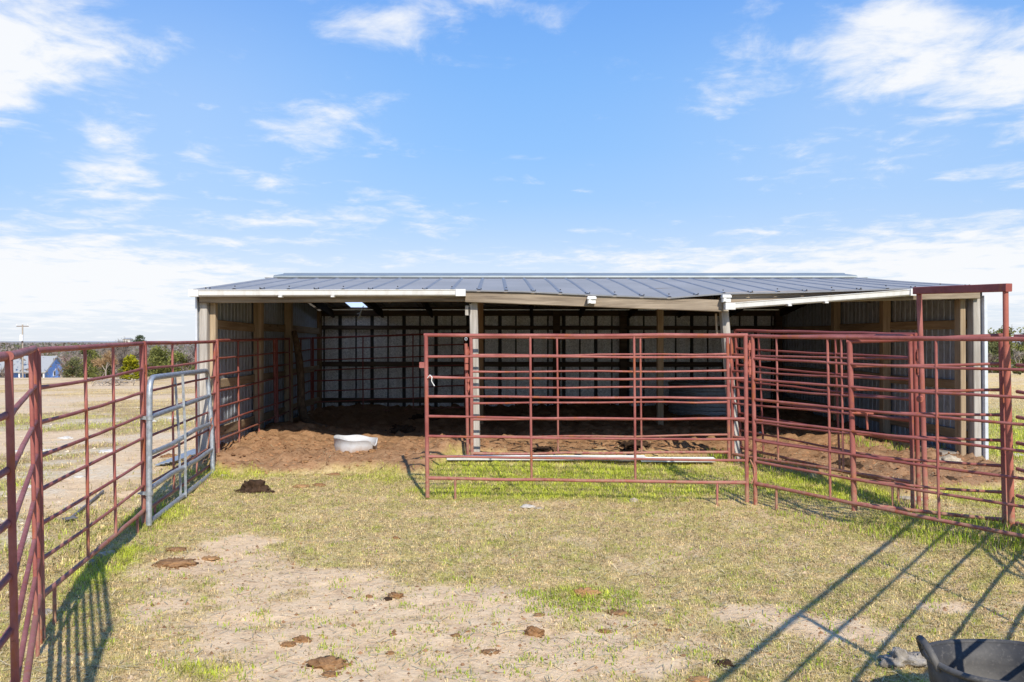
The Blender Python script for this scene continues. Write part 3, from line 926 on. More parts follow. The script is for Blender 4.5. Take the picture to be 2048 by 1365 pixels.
# ridge posts
for px in (961, 1320):
    x = (px - 1024) * 12.9 / FOC
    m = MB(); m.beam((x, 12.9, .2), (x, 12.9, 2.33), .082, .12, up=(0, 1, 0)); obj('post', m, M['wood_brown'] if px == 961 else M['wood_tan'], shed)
# header beams
YH = 9.56
def header(pa, pb, h, w=.045, mat='wood_grey_x', y=YH):
    m = MB(); m.beam(at(pa[0], pa[1], y), at(pb[0], pb[1], y), w, h); return obj('header_beam', m, M[mat], shed)
header((400, 597.5), (936, 594.5), .10)
header((931, 593.5), (1444, 613), .122, y=9.52)
header((1447, 598), (1958, 586), .125)
m = MB(); m.beam(at(936, 592, 9.60), at(952, 592, 9.60), .05, .10); obj('blocking', m, M['wood_tan'], shed)
# gutters
def gutter(pa, pb, y, h, label):
    a, b = at(pa[0], pa[1], y), at(pb[0], pb[1], y)
    d = (b - a).normalized(); up = Vector((0, 0, 1)); out = Vector((0, -1, 0))
    prof = [(0, h/2), (.0, -h*.42), (.02, -h/2), (.06, -h/2), (.076, -h*.30), (.082, h*.30), (.09, h*.42), (.09, h/2), (.082, h/2), (.076, h*.34), (.070, -h*.28), (.056, -h*.44), (.008, -h*.40), (.006, h/2)]
    n = len(prof); vs = []
    N = 8
    for i in range(N):
        p = a.lerp(b, i / (N - 1))
        vs += [p + out * q[0] + up * q[1] for q in prof]
    m = MB()
    fs = []
    for i in range(N - 1):
        for j in range(n):
            fs.append((i*n+j, (i+1)*n+j, (i+1)*n+(j+1)%n, i*n+(j+1)%n))
    fs.append(tuple(range(n))); fs.append(tuple((N-1)*n + j for j in reversed(range(n))))
    m.add(vs, fs)
    g = obj('gutter', m, M['white'], shed, label=label)
    for e, s in ((a, 1), (b, -1)):
        m = MB(); m.box(e + d * (s * .045) + out * .047, (.10, .104, h * 1.06)); obj('end_cap', m, M['white'], g)
    for k in (.33, .52):
        m = MB(); m.box(a.lerp(b, k) + out * .05 - up * (h * .54), (.035, .09, .016)); obj('bracket', m, M['white'], g)
    return g
gutter((384, 588), (931, 587), 9.50, .066, 'straight white gutter along the left bay')
gutter((1448, 614.5), (1832, 585.5), 9.49, .066, 'white gutter hanging loose and tilted along the right bay')
for (px, py) in ((1183, 601), (1452, 598)):
    m = MB(); c = at(px, py, 9.44)
    m.box(c, (.08, .08, .075)); m.box(c + Vector((0, -.01, .018)), (.092, .09, .022)); m.box(c + Vector((-.02, -.045, -.01)), (.024, .012, .045))
    obj('gutter_outlet', m, M['white'], shed)

# roof: front slope with the sag, back slope with a torn hole
E_px = [388, 930, 1050, 1180, 1340, 1442, 1600, 1840, 1980]
E_py = [579, 580.5, 583, 589.5, 595.5, 587.5, 584, 576.5, 572]
EY = 9.475
EX0, EX1 = (386 - 1024) * EY / FOC, (1980 - 1024) * EY / FOC
RX0, RX1 = (543 - 1024) * 12.9 / FOC, (1722 - 1024) * 12.9 / FOC
def roofF(k, t, lift=0):
    xe = EX0 + (EX1 - EX0) * k; px = 1024 + xe * FOC / EY
    ze = CAMZ - (np.interp(px, E_px, E_py) - 683) * EY / FOC
    xr = RX0 + (RX1 - RX0) * k
    zr = 2.385
    nom0 = 2.03 + (ze - 2.03)
    t2 = t
    z = nom0 * (1 - t2) + zr * t2 + (2.03 - nom0) * .45 * math.sin(math.pi * t) * .6
    return Vector((xe * (1 - t) + xr * t, EY + (12.9 - EY) * t, z + lift))
def roofB(k, t, lift=0):
    xr = RX0 - .10 + (RX1 - RX0 + .2) * k
    return Vector((xr, 12.9 + 3.45 * t, 2.385 * (1 - t) + 2.03 * t + lift))
def roof_mesh(F, W, hole=None):
    m = MB(); rows = 9
    n = int(W / .279)
    ks = []
    for i in range(n):
        c = (i + .5) * .279 / W
        w = .022 / W
        ks += [(c - w, 0), (c - w * .5, .008), (c + w * .5, .008), (c + w, 0)]
    ks = [(0, 0)] + ks + [(1, 0)]
    for r in range(rows - 1):
        t0, t1 = r / (rows - 1), (r + 1) / (rows - 1)
        for i in range(len(ks) - 1):
            if hole and hole(ks[i][0], (t0 + t1) / 2): continue
            isr = ks[i][1] or ks[i+1][1]
            m.add([F(ks[i][0], t0, ks[i][1]), F(ks[i+1][0], t0, ks[i+1][1]), F(ks[i+1][0], t1, ks[i+1][1]), F(ks[i][0], t1, ks[i][1])], [(0, 1, 2, 3)], False, 1 if isr else 0)
    return m
m = roof_mesh(roofF, EX1 - EX0)
# dark turned-down edge along the eave
for i in range(60):
    a, b = roofF(i / 60, 0), roofF((i + 1) / 60, 0)
    m.add([a, b, b - Vector((0, 0, .014)), a - Vector((0, 0, .014))], [(0, 3, 2, 1)], False, 1)
obj('roof_sheet', m, [M['roof'], M['roof_rib']], shed, label='sagging grey front roof slope')
def holef(k, t):
    x = RX0 + (RX1 - RX0) * k; y = 12.9 + 3.45 * t
    return -2.83 < x < -2.50 and 15.25 < y < 15.75
obj('roof_sheet', roof_mesh(roofB, RX1 - RX0, holef), [M['roof'], M['roof_rib']], shed, label='rear roof slope with a small torn hole under an added translucent sheet')
t = NT('hole_diffuser_sheet')  # translucent sheet added over the roof hole to spread the sunbeam
tr = t.new('ShaderNodeBsdfTranslucent'); tr.inputs['Color'].default_value = (.75, .85, .95, 1)
t.l.new(tr.outputs[0], t.n['Material Output'].inputs[0]); M['hole_diffuser'] = t.m
m = MB()
kk = [((x - RX0) / (RX1 - RX0)) for x in (-2.95, -2.30)]
m.add([roofB(kk[0], .60, .010), roofB(kk[1], .60, .010), roofB(kk[1], .89, .010), roofB(kk[0], .89, .010)], [(0, 1, 2, 3)])
obj('hole_diffuser', m, M['hole_diffuser'], shed)
# underside boarding: rafters and purlins
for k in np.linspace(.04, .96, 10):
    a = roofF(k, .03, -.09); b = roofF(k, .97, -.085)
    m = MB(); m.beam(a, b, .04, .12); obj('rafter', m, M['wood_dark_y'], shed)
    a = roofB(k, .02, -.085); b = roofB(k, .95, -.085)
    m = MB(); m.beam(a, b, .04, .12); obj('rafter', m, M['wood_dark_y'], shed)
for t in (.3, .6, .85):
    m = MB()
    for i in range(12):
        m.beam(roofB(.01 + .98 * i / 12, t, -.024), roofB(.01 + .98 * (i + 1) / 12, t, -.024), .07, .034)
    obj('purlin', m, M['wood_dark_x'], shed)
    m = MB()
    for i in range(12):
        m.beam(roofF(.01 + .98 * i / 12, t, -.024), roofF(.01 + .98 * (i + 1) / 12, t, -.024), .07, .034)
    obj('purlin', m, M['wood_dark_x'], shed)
# ridge cap
m = MB()
prof = [(-.34, -.012), (-.335, .012), (-.30, .022), (-.05, .058), (0, .075), (.05, .058), (.34, .015), (.34, -.02)]
NS = 24
x0, x1 = (548 - 1024) * 12.6 / FOC, (1713 - 1024) * 12.6 / FOC
vs = []
for i in range(NS + 1):
    x = x0 + (x1 - x0) * i / NS; w = 0
    vs += [(x + (.06 * (q[1] > .05) * (1 if i == 0 else -1 if i == NS else 0)), 12.9 + q[0], 2.375 + q[1] + w) for q in prof]
n = len(prof); fs = []
for i in range(NS):
    for j in range(n - 1):
        fs.append((i*n+j, (i+1)*n+j, (i+1)*n+j+1, i*n+j+1))
fs.append(tuple(range(n))); fs.append(tuple(NS*n + j for j in reversed(range(n))))
m.add(vs, fs)
obj('ridge_cap', m, M['cap'], shed)
# dark stubs along the eave, standing in for the rib-end shadows
m = MB()
N = int((EX1 - EX0) / .279)
for i in range(N):
    k = (i + .5) * .279 / (EX1 - EX0)
    for d in ((0,) if i % 2 else (-.022, .022)):
        c = roofF(k + d / (EX1 - EX0), .012, .024 if not d else .006)
        m.tube([c, c + Vector((0, 0, .010))], .007, 6)
sc = obj('rib_end_shadow_dots', m, M['rib_shade'], shed)
# torn white strip hanging below the hole
m = MB()
pts = [at(727, 613, 15.1), at(722, 624, 15.1), at(719, 634, 15.08), at(717, 642, 15.08)]
m.tube(pts, [.007, .010, .020, .010], 5); m.beam(at(714, 640, 15.05), at(720, 632, 15.05), .02, .045, up=(0, 1, 0)); m.tube([at(719, 627, 15.1), at(714, 629, 15.1)], .005, 5)
obj('torn_strip', m, M['twine'], shed)
# concrete footing at the foot of the right wall
m = MB(); m.box((4.62, 10.35, .24), (.22, 1.3, .18)); obj('footing', m, M['rock_grey'], shed)

# ------------------------------------------------------------------ things in and around the shed
# stock tank
c = Vector(((1429 - 1024) * 14.9 / FOC, 14.9, .30))
tk = thing('stock_tank', c, 'round galvanised stock tank with ribbed sides in the dark back of the shed', 'water tank')
m = MB()
prof = [(.70, 0), (.725, .03)]
for i in range(7):
    z = .06 + i * .06
    prof += [(.725, z), (.738, z + .018), (.725, z + .036)]
prof += [(.725, .52), (.715, .52), (.715, .06), (.0, .06)]
m.lathe(c, prof, 56); obj('tank_wall', m, M['tank'], tk)
m = MB(); m.ring(c + Vector((0, 0, .525)), .728, .017, 'z', 48, 8); obj('rim', m, M['tank'], tk)
# crooked log
pts = [at(588, 664, 13.3), at(594, 690, 13.2), at(599, 725, 13.0), at(602, 765, 12.9), at(602, 800, 12.8), at(606, 830, 12.7), at(616, 848, 12.45), at(634, 855, 12.2), at(660, 860, 12.05), at(684, 864, 11.95)]
rad = [.035, .047, .052, .05, .054, .062, .066, .06, .052, .04]
vs = MB(); vs.tube(pts, rad, 14)
o = obj('log', vs, M['bark'], loc=pts[5]); setp(o, 'crooked bark-covered log leaning in the left bay with its lower end on the dirt', 'log')
# broken white tub
p = on_ground(711, 902); c = Vector((p.x, p.y, p.z - .03))
c.x = (711 - 1024) * c.y / FOC
def wob(t, i):
    # front is toward -y
    hi = i in (2, 3, 4, 5)
    cut = 0
    if hi:
        cut = -.05 * max(0, math.sin(t * 1.0 - .2 + math.pi)) ** 3 * 0 - .055 * math.exp(-((t - 5.95) / .28) ** 2) - .016 * (1 + math.cos(t)) + .006 * math.sin(5 * t)
    return (1 + .015 * math.sin(3 * t + 1), cut)
m = MB(); m.lathe(c, [(.226, 0), (.231, .10), (.232, .172), (.236, .174), (.236, .186), (.224, .186), (.220, .10), (.216, .03), (0, .03)], 60, wob)
o = obj('cut_barrel', m, M['plastic'], loc=c); setp(o, 'cut-off white plastic barrel with a broken rim sunk in the brown dirt', 'tub')
for i, (px, py, s) in enumerate(((692, 904, .045), (722, 905, .05), (746, 899, .06))):
    pass
# fallen gutter pieces
def strip(pa, pb, y0, y1, label):
    a, b = at(pa[0], pa[1], y0), at(pb[0], pb[1], y1)
    zz = max(float(terrain(np.array([q_]), np.array([r_]))[0]) for q_, r_ in ((a.x, a.y), (b.x, b.y))) + .024 + 0 * max(gz(a.x + (b.x - a.x) * k / 8, a.y + (b.y - a.y) * k / 8) for k in range(9)); a.z = b.z = zz + .010
    d = (b - a).normalized()
    m = MB()
    prof = [(-.035, -.016), (.035, -.016), (.043, .018), (.043, .024), (.035, .024), (.028, -.009), (-.028, -.009), (-.035, .024), (-.042, .024)]
    side = Vector((-d.y, d.x, 0)); n = len(prof); vs = []
    for i in range(10):
        p = a.lerp(b, i / 9) + Vector((0, 0, .012))
        vs += [p + side * q[0] + Vector((0, 0, q[1])) for q in prof]
    fs = [(i*n+j, (i+1)*n+j, (i+1)*n+(j+1)%n, i*n+(j+1)%n) for i in range(9) for j in range(n)]
    fs += [tuple(range(n)), tuple(9*n + j for j in reversed(range(n)))]
    m.add(vs, fs)
    o = obj('fallen_gutter', m, M['white'], loc=(a + b) / 2); setp(o, label, 'gutter piece', 'fallen white gutter pieces'); return o
strip((894, 918), (1290, 921), 9.34, 9.33, 'longer white gutter piece lying on the grass behind the wide centre panel')
strip((1282, 921), (1429, 924), 9.28, 9.27, 'shorter white gutter piece lying at the right end of the longer one')

# rubber tub
c = Vector((1.90, 3.61, -.035))
tb = thing('rubber_tub', c, 'black rubber feed tub with loop handles at the lower right corner', 'feed tub')
def wt(t, i):
    return (1 + .012 * math.sin(2 * t + .6) + .006 * math.sin(5 * t), .006 * math.sin(2 * t + 1.2) + .004 * math.sin(3 * t))
m = MB(); m.lathe(c, [(.0, 0), (.200, 0), (.213, .02), (.250, .20), (.262, .285), (.250, .287), (.238, .20), (.202, .03), (.0, .025)], 72, wt); obj('tub_wall', m, M['rubber'], tb)
m = MB()
pts = [c + Vector((.262 * wt(t, 0)[0] * math.cos(t), .262 * wt(t, 0)[0] * math.sin(t), .285 + wt(t, 0)[1])) for t in [2 * math.pi * i / 64 for i in range(65)]]
m.tube(pts, .0125, 10, caps=False); obj('rim', m, M['rubber'], tb)
for ang in (R(172), R(-8)):
    ca, sa = math.cos(ang), math.sin(ang)
    pts = []
    for i in range(13):
        s = math.pi * i / 12
        w = .088 * math.cos(s); h = .090 * math.sin(s) ** .8
        rr_ = .250 + .036 * math.sin(s)
        pts.append(c + Vector((rr_ * ca - w * sa, rr_ * sa + w * ca, .266 + h)))
    m = MB(); m.tube(pts, [.010] + [.0145] * 11 + [.010], 10); obj('handle', m, M['rubber'], tb)
for k in range(8):
    ang = R(200 + k * 22)
    a = c + Vector((.212 * math.cos(ang), .212 * math.sin(ang), .02)); b = c + Vector((.257 * math.cos(ang), .257 * math.sin(ang), .24))
    m = MB(); m.tube([a, b], .004, 6); obj('seam', m, M['rubber'], tb)

# lumps: manure, rocks
def lump(name, c, sx, sy, h, mat, label, cat, seed, rough=.35, sub=4, group=None, flatk=.0, freq=2.2, stack=0, crumble=0):
    bpy_m = MB()
    import bmesh
    bm = bmesh.new(); bmesh.ops.create_icosphere(bm, subdivisions=sub, radius=1)
    off = Vector((seed * 3.17, seed * 1.31, seed * 2.3))
    for v in bm.verts:
        d = v.co.normalized()
        n = mnoise.fractal(d * freq + off, 1.0, 2.1, 4) * rough
        n2 = abs(mnoise.noise(d * freq * 2.3 + off)) * rough * .6
        r = 1 + n - n2 + .10 * mnoise.noise(d * 9 + off) * min(1, rough * 2.5) + .05 * mnoise.noise(d * 19 + off)
        z = d.z
        ter = 0
        if stack: ter = .10 * math.sin(d.z * stack * 3.1 + 2 * mnoise.noise(d * 1.5 + off))
        v.co = Vector((d.x * (r + ter) * sx, d.y * (r + ter) * sy, max(z * r, -.25) * h))
        if flatk and v.co.z > h * flatk: v.co.z = h * flatk + (v.co.z - h * flatk) * .25
    if crumble:
        cr_ = random.Random(seed)
        for k in range(crumble):
            a_ = cr_.uniform(0, 6.283); rr_ = cr_.uniform(.85, 1.35); q_ = cr_.uniform(.04, .14) * max(sx, .05)
            p_ = Vector((math.cos(a_) * sx * rr_, math.sin(a_) * sy * rr_, 0)); p_.z = gz(c.x + p_.x, c.y + p_.y) - c.z + q_ * .2
            b8 = [p_ + Vector((x_ * cr_.uniform(.6, 1.2), y_ * cr_.uniform(.6, 1.2), z_ * cr_.uniform(.5, .9))) * q_ for x_, y_, z_ in ((1,0,0),(0,1,0),(-1,0,0),(0,-1,0),(0,0,1),(0,0,-1))]
            bpy_m.add([v_ + c for v_ in b8], [(0,1,4),(1,2,4),(2,3,4),(3,0,4),(1,0,5),(2,1,5),(3,2,5),(0,3,5)], False)
    vs = [v.co + c for v in bm.verts]; fs = [tuple(v.index for v in f.verts) for f in bm.faces]
    bm.free()
    bpy_m.add(vs, fs, True)
    o = obj(name, bpy_m, mat, loc=c)
    setp(o, label, cat, group)
    return o
def dung(px, py, wpx, hk, mat, label, seed, name='manure_pile', cat='manure', depth=.75, **kw):
    p = on_ground(px, py); s = wpx * p.y / FOC / 2 * (.86 if cat == 'manure' else 1)
    return lump(name, p, s, s * depth, s * hk, M[mat], label, cat, seed, group='manure piles on the ground' if cat == 'manure' else None, crumble=(int(wpx * .45) if cat == 'manure' and wpx >= 30 else 0), **kw)
dung(508, 984, 66, .82, 'dung_dark', 'fresh dark brown stacked manure pile on the grass near the grey gate', 1, rough=.4, stack=3)
dung(480, 986, 26, .5, 'dung_dark', 'small dark lump at the left foot of the fresh stacked manure pile', 2)
dung(540, 986, 22, .5, 'dung_dark', 'small dark lump at the right foot of the fresh stacked manure pile', 3)
dung(602, 974, 42, .22, 'dung_tan', 'flat pale manure pat right of the fresh stacked pile', 4)
dung(638, 972, 30, .38, 'dung_brown', 'rounded brown manure pat with grass around it, third from the grey gate', 5)
dung(352, 1100, 50, .22, 'dung_brown', 'flat brown pat at upper left of the worn dirt, beside a long brown pat', 6)
dung(350, 1128, 92, .20, 'dung_brown', 'long flat crusted brown manure pat near the left fence', 7, rough=.3)
dung(420, 1118, 44, .18, 'dung_tan', 'thin tan pat just right of the long crusted pat', 8)
dung(790, 1194, 38, .5, 'dung_brown', 'two-toned brown manure clod on the upper edge of the bare dirt', 9, rough=.5)
dung(738, 1196, 20, .6, 'dung_brown', 'small round brown clod left of the two-toned clod', 10)
dung(776, 1200, 22, .5, 'dung_dark', 'small dark clod touching the two-toned clod', 31)
dung(700, 1197, 12, .6, 'dung_brown', 'tiny brown clod at the left end of a row on the dirt edge', 32)
dung(604, 1282, 40, .5, 'dung_brown', 'lumpy dark-crested manure clod on bare dirt at lower left', 11, rough=.5)
dung(576, 1290, 34, .4, 'dung_brown', 'flatter manure clod left of the lumpy dark-crested one', 12)
dung(655, 1330, 92, .30, 'dung_brown', 'broad cracked manure pat at the bottom left of the bare dirt', 13, rough=.45)
dung(660, 1350, 40, .3, 'dung_brown', 'small pat in front of the broad cracked pat', 33)
dung(1068, 1268, 46, .68, 'dung_brown', 'dry curled-up cow chip standing on the bare dirt at bottom centre', 14, rough=.55)
dung(912, 1273, 24, .5, 'dung_brown', 'small brown clod on the dirt left of the curled-up cow chip', 15)
dung(934, 1264, 15, .5, 'dung_brown', 'tiny clod beside the small brown clod at bottom centre', 16)
dung(1172, 1190, 66, .42, 'dung_tan', 'crumbly orange-tan manure heap ringed by green grass', 17, rough=.6)
dung(1078, 1232, 26, .45, 'dung_brown', 'brown clod between the curled chip and the orange-tan heap', 18)
dung(1236, 1226, 60, .16, 'dung_brown', 'thin flat brown pat to the lower right of the orange-tan heap', 19)
dung(1208, 1263, 30, .3, 'dung_brown', 'small flat pat on the dirt right of the curled chip', 20)
dung(980, 1305, 46, .2, 'dung_brown', 'sunken brown pat with grass growing through it at bottom centre', 21)
dung(780, 1308, 22, .5, 'dung_brown', 'small rounded clod at bottom centre left', 22)
dung(786, 1270, 18, .45, 'dung_brown', 'small clod on bare dirt above the bottom centre left one', 34)
dung(792, 1078, 20, .5, 'dung_brown', 'lone brown clod in the middle of the dry lawn', 23)
dung(995, 983, 30, .45, 'dung_dark', 'dark manure pat under the bottom rail of the wide centre panel', 24)
dung(1446, 1330, 50, .42, 'dung_dark', 'dark manure clod in a shadow line at lower right', 25, rough=.5)
dung(1400, 1362, 56, .3, 'dung_tan', 'orange-tan pat at the bottom edge below the dark clod', 26)
dung(1310, 1252, 16, .5, 'dung_brown', 'small clod at the right end of the bare dirt', 35)
dung(1338, 1262, 18, .4, 'dung_brown', 'second small clod at the right end of the bare dirt', 36)
dung(1692, 934, 62, .62, 'dung_dark', 'large dark manure heap behind the right front panel', 27, rough=.5)
dung(1895, 962, 44, .45, 'dung_dark', 'dark manure clod between the shed corner and the narrow red gate', 28)
dung(1845, 925, 60, .3, 'dung_dark', 'dark crust of manure beside the grass at the right shed wall', 37)
dung(1270, 900, 70, .35, 'dung_dark', 'dark manure heap on the sunlit dirt in the middle bay', 29, rough=.6)
dung(1090, 902, 60, .3, 'dung_dark', 'dark ragged manure in the middle bay behind the left upright of the centre panel', 30, rough=.6)
dung(805, 862, 60, .5, 'dung_dark', 'black manure heap in the shade at the back of the left bay', 38, rough=.6)
dung(850, 838, 60, .4, 'dung_dark', 'black manure mound by the back wall behind the post', 39, rough=.6)
dung(693, 908, 16, .7, 'dung_brown', 'brown clod against the front of the white cut barrel', 40)
dung(722, 909, 14, .7, 'dung_brown', 'small brown clod at the front right of the white cut barrel', 41)
dung(744, 905, 18, .8, 'dung_brown', 'larger brown clod under the broken side of the white cut barrel', 42)
dung(610, 938, 24, .3, 'dung_brown', 'brown clod at the edge between grass and dirt floor', 43)
dung(668, 940, 30, .3, 'dung_brown', 'dark clod at the edge of the dirt floor right of another', 44)
dung(14, 1055, 40, .5, 'dung_dark', 'dark stump-like lump on the field beyond the left fence', 45)
dung(340, 915, 40, .4, 'dung_brown', 'brown dirt heap on the field behind the grey gate', 46)

def rock(px, py, wpx, hk, mat, label, seed, **kw):
    return dung(px, py, wpx, hk, mat, label, seed, name='rock', cat='rock', freq=1.5, **kw)
rock(1808, 1325, 92, .55, 'rock_grey', 'rough grey concrete chunk beside the rubber tub', 61, rough=.8)
rock(1852, 1328, 60, .5, 'rock_grey', 'darker concrete chunk tucked against the rubber tub', 62, rough=.8)
rock(214, 1112, 36, .55, 'rock_tan', 'rounded tan stone at the foot of the left fence', 63)
rock(182, 1128, 26, .6, 'rock_grey', 'small grey stone beside the rounded tan stone', 64)
rock(98, 1228, 34, .5, 'rock_grey', 'grey stone under the left fence near its first corner post', 65)
rock(1054, 1016, 30, .4, 'paper', 'crumpled white paper-like rock on the grass below the centre panel', 66)
rock(1078, 1018, 18, .3, 'rock_tan', 'tan fragment beside the crumpled white rock', 67)
rock(1021, 1022, 8, .5, 'rock_white', 'tiny white pebble left of the crumpled white rock', 68)
rock(1268, 1004, 18, .8, 'rock_tan', 'small upright tan stone below the right half of the centre panel', 69)
rock(1898, 925, 52, .55, 'rock_tan', 'pale tan mound at the foot of the right shed corner', 70)
rock(1818, 998, 48, .18, 'rock_tan', 'flat pale stone slab behind the right front panel', 71, depth=1.2)
rock(1520, 868, 12, .6, 'rock_white', 'tiny white pebble on the dirt behind the right front panel', 72)
rock(2035, 912, 24, .35, 'rock_white', 'white stone on the grass right of the doorway frame', 73)
rock(448, 953, 14, .5, 'rock_tan', 'pebble near the foot of the post at the shed corner', 74)
for i, (px, py, w) in enumerate(((95, 902, 26), (160, 955, 22), (300, 845, 30), (345, 838, 22), (70, 860, 24), (130, 878, 30), (30, 905, 30), (215, 905, 40), (60, 975, 30))):
    rock(px, py, w, .25, 'rock_white', 'pale flat limestone rock half buried in the field beyond the left fence', 80 + i)['group'] = 'pale rocks on the left field'

# small crumbs strewn over bare dirt: uncountable
def crumbs():
    rg = np.random.default_rng(44); n = 42000
    X = rg.uniform(-3.2, 4.8, n); Y = 3.3 * (10.8 / 3.3) ** rg.uniform(0, 1, n)
    sm = soil_mask(X, Y + rg.uniform(0, .45, n) ** 2 * 2.2)
    ok = rg.uniform(0, 1, n) < np.where(sm > .5, 1, .05 + .35 * bare_mask(X, Y))
    X, Y = X[ok], Y[ok]; m = len(X); Z = ground(X, Y)
    s = .004 + .013 * rg.uniform(0, 1, m) ** 6
    s = s * np.where(soil_mask(X, Y) > .5, 1.7, 1); sm = sm[ok]
    oct_ = np.array([[1, 0, 0], [0, 1, 0], [-1, 0, 0], [0, -1, 0], [0, 0, .8], [0, 0, -.5]])
    J = rg.uniform(.6, 1.3, (m, 6, 1))
    V = (oct_[None] * J * s[:, None, None] + np.stack([X, Y, Z], 1)[:, None]).reshape(-1, 3)
    T = np.array([[0, 1, 4], [1, 2, 4], [2, 3, 4], [3, 0, 4], [1, 0, 5], [2, 1, 5], [3, 2, 5], [0, 3, 5]])
    F = (np.arange(m)[:, None, None] * 6 + T[None]).reshape(-1)
    so_ = sm[:, None] > .5
    c = np.where(so_, np.array([[.34, .18, .09]]), np.where(rg.uniform(0, 1, m)[:, None] < .35, np.array([[.56, .43, .29]]), np.array([[.30, .17, .09]]))) * rg.uniform(.55, 1.3, m)[:, None]
    C = np.repeat(np.concatenate([c, np.ones((m, 1))], 1), 6, 0)
    o = np_mesh('gravel', V, F, 3, M['twig'], C)
    setp(o, 'small crumbs and gravel strewn over the bare dirt', 'gravel', None, 'stuff')
crumbs()
def stones():
    rg = np.random.default_rng(46); n = 16000
    X = rg.uniform(-20, -2.7, n); Y = 4.5 * (30 / 4.5) ** rg.uniform(0, 1, n)
    ok = (X > -.66 * Y - .5) & (X < -2.75 - .03 * Y) & (rg.uniform(0, 1, n) < .15 + pale_mask(X, Y))
    X, Y = X[ok], Y[ok]; m = len(X); Z = ground(X, Y)
    s = (.006 + .03 * rg.uniform(0, 1, m) ** 5)
    oct_ = np.array([[1, 0, 0], [0, 1, 0], [-1, 0, 0], [0, -1, 0], [.2, .1, .6], [0, 0, -.3]])
    V = (oct_[None] * rg.uniform(.5, 1.3, (m, 6, 1)) * s[:, None, None] + np.stack([X, Y, Z], 1)[:, None]).reshape(-1, 3)
    T = np.array([[0, 1, 4], [1, 2, 4], [2, 3, 4], [3, 0, 4], [1, 0, 5], [2, 1, 5], [3, 2, 5], [0, 3, 5]])
    F = (np.arange(m)[:, None, None] * 6 + T[None]).reshape(-1)
    c = np.array([[.72, .60, .44]]) * rg.uniform(.5, 1.1, m)[:, None]
    o = np_mesh('stone_scatter', V, F, 3, M['twig'], np.repeat(np.concatenate([c, np.ones((m, 1))], 1), 6, 0))
    setp(o, 'small pale stones scattered over the field beyond the left fence', 'stones', None, 'stuff')
stones()
# straw scattered on the shed dirt and lawn
def straws():
    rg = np.random.default_rng(45); n = 7000
    X = rg.uniform(-3.1, 4.7, n); Y = 3.6 * (12 / 3.6) ** rg.uniform(0, 1, n); Z = ground(X, Y) + .006
    L = rg.uniform(.02, .09, n); a = rg.uniform(0, np.pi, n); w = .0022
    d = np.stack([np.cos(a), np.sin(a), rg.normal(0, .12, n)], 1) * L[:, None] * .5
    s = np.stack([-np.sin(a), np.cos(a), 0 * a], 1) * w
    P = np.stack([X, Y, Z + .004], 1)
    V = np.stack([P - d - s, P - d + s, P + d + s, P + d - s], 1).reshape(-1, 3)
    F = np.arange(4 * n)
    c = np.array([[.66, .55, .34]]) * rg.uniform(.6, 1.15, n)[:, None]
    C = np.repeat(np.concatenate([c, np.ones((n, 1))], 1), 4, 0)
    o = np_mesh('straw', V, F, 4, M['twig'], C); setp(o, 'loose straw bits scattered on the dirt and grass', 'straw', None, 'stuff')
straws()

# scrap on the left field
m = MB(); a = on_ground(330, 935); b = on_ground(404, 903)
for j in range(4):
    o_ = Vector((.05 * j - .08, .0, .02 + .012 * j)); m.beam(a + o_, b + o_ + Vector((.03 * j, .04 * j, 0)), .05, .008)
o = obj('scrap_metal', m, M['galv'], loc=a); setp(o, 'long grey scrap metal strips lying behind the grey gate', 'scrap metal')
m = MB(); a = on_ground(138, 1046); b = on_ground(206, 988); m.tube([a + Vector((0, 0, .02)), b + Vector((0, 0, .02))], .012, 8); m.beam(a + Vector((-.03, -.02, .03)), a + Vector((.03, .05, .03)), .07, .012)
o = obj('old_hoe', m, M['steel_old'], loc=a); setp(o, 'thin old tool with a flat pale end lying on the field behind the left fence', 'tool')
M['straw1'] = m_simple('dry_straw', (.62, .50, .28), .8)
hang('stalk', [on_ground(990, 1274) + Vector((0, 0, .008)), on_ground(1015, 1267) + Vector((0, 0, .014)), on_ground(1048, 1264) + Vector((0, 0, .012))], .0022, M['straw1'], 'dry pale stalk lying beside the curled-up cow chip', 'stalk')

# ------------------------------------------------------------------ trees
def leaf_quads(P, S, rg, updown=.5):
    n = len(P)
    u = rg.normal(0, 1, (n, 3)); u /= np.linalg.norm(u, axis=1)[:, None]
    w = np.cross(u, rg.normal(0, 1, (n, 3))); w /= np.linalg.norm(w, axis=1)[:, None] + 1e-9
    u = u * S[:, None]; w = w * S[:, None] * .6
    return np.stack([P - u, P + w, P + u, P - w], 1).reshape(-1, 3), np.arange(4 * n)
def crown_mesh(name, clumps, per, leaf, cols, rg):
    P = []; C = []
    for (cx, cy, cz, r) in clumps:
        d = rg.normal(0, 1, (per, 3)); d /= np.linalg.norm(d, axis=1)[:, None]
        rad = r * rg.uniform(.25, 1, per) ** .5
        p = d * rad[:, None] * np.array([1, 1, .8]) + np.array([cx, cy, cz])
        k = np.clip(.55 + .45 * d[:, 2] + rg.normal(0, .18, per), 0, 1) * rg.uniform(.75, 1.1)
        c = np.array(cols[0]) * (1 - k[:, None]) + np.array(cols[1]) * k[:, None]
        P.append(p); C.append(c * rg.uniform(.8, 1.2))
    P = np.concatenate(P); C = np.concatenate(C)
    V, F = leaf_quads(P, leaf * rg.uniform(.6, 1.4, len(P)), rg)
    C4 = np.repeat(np.concatenate([C, np.ones((len(C), 1))], 1), 4, 0)
    me = np_mesh(name, V, F, 4, M['leaf'], C4)
    return me
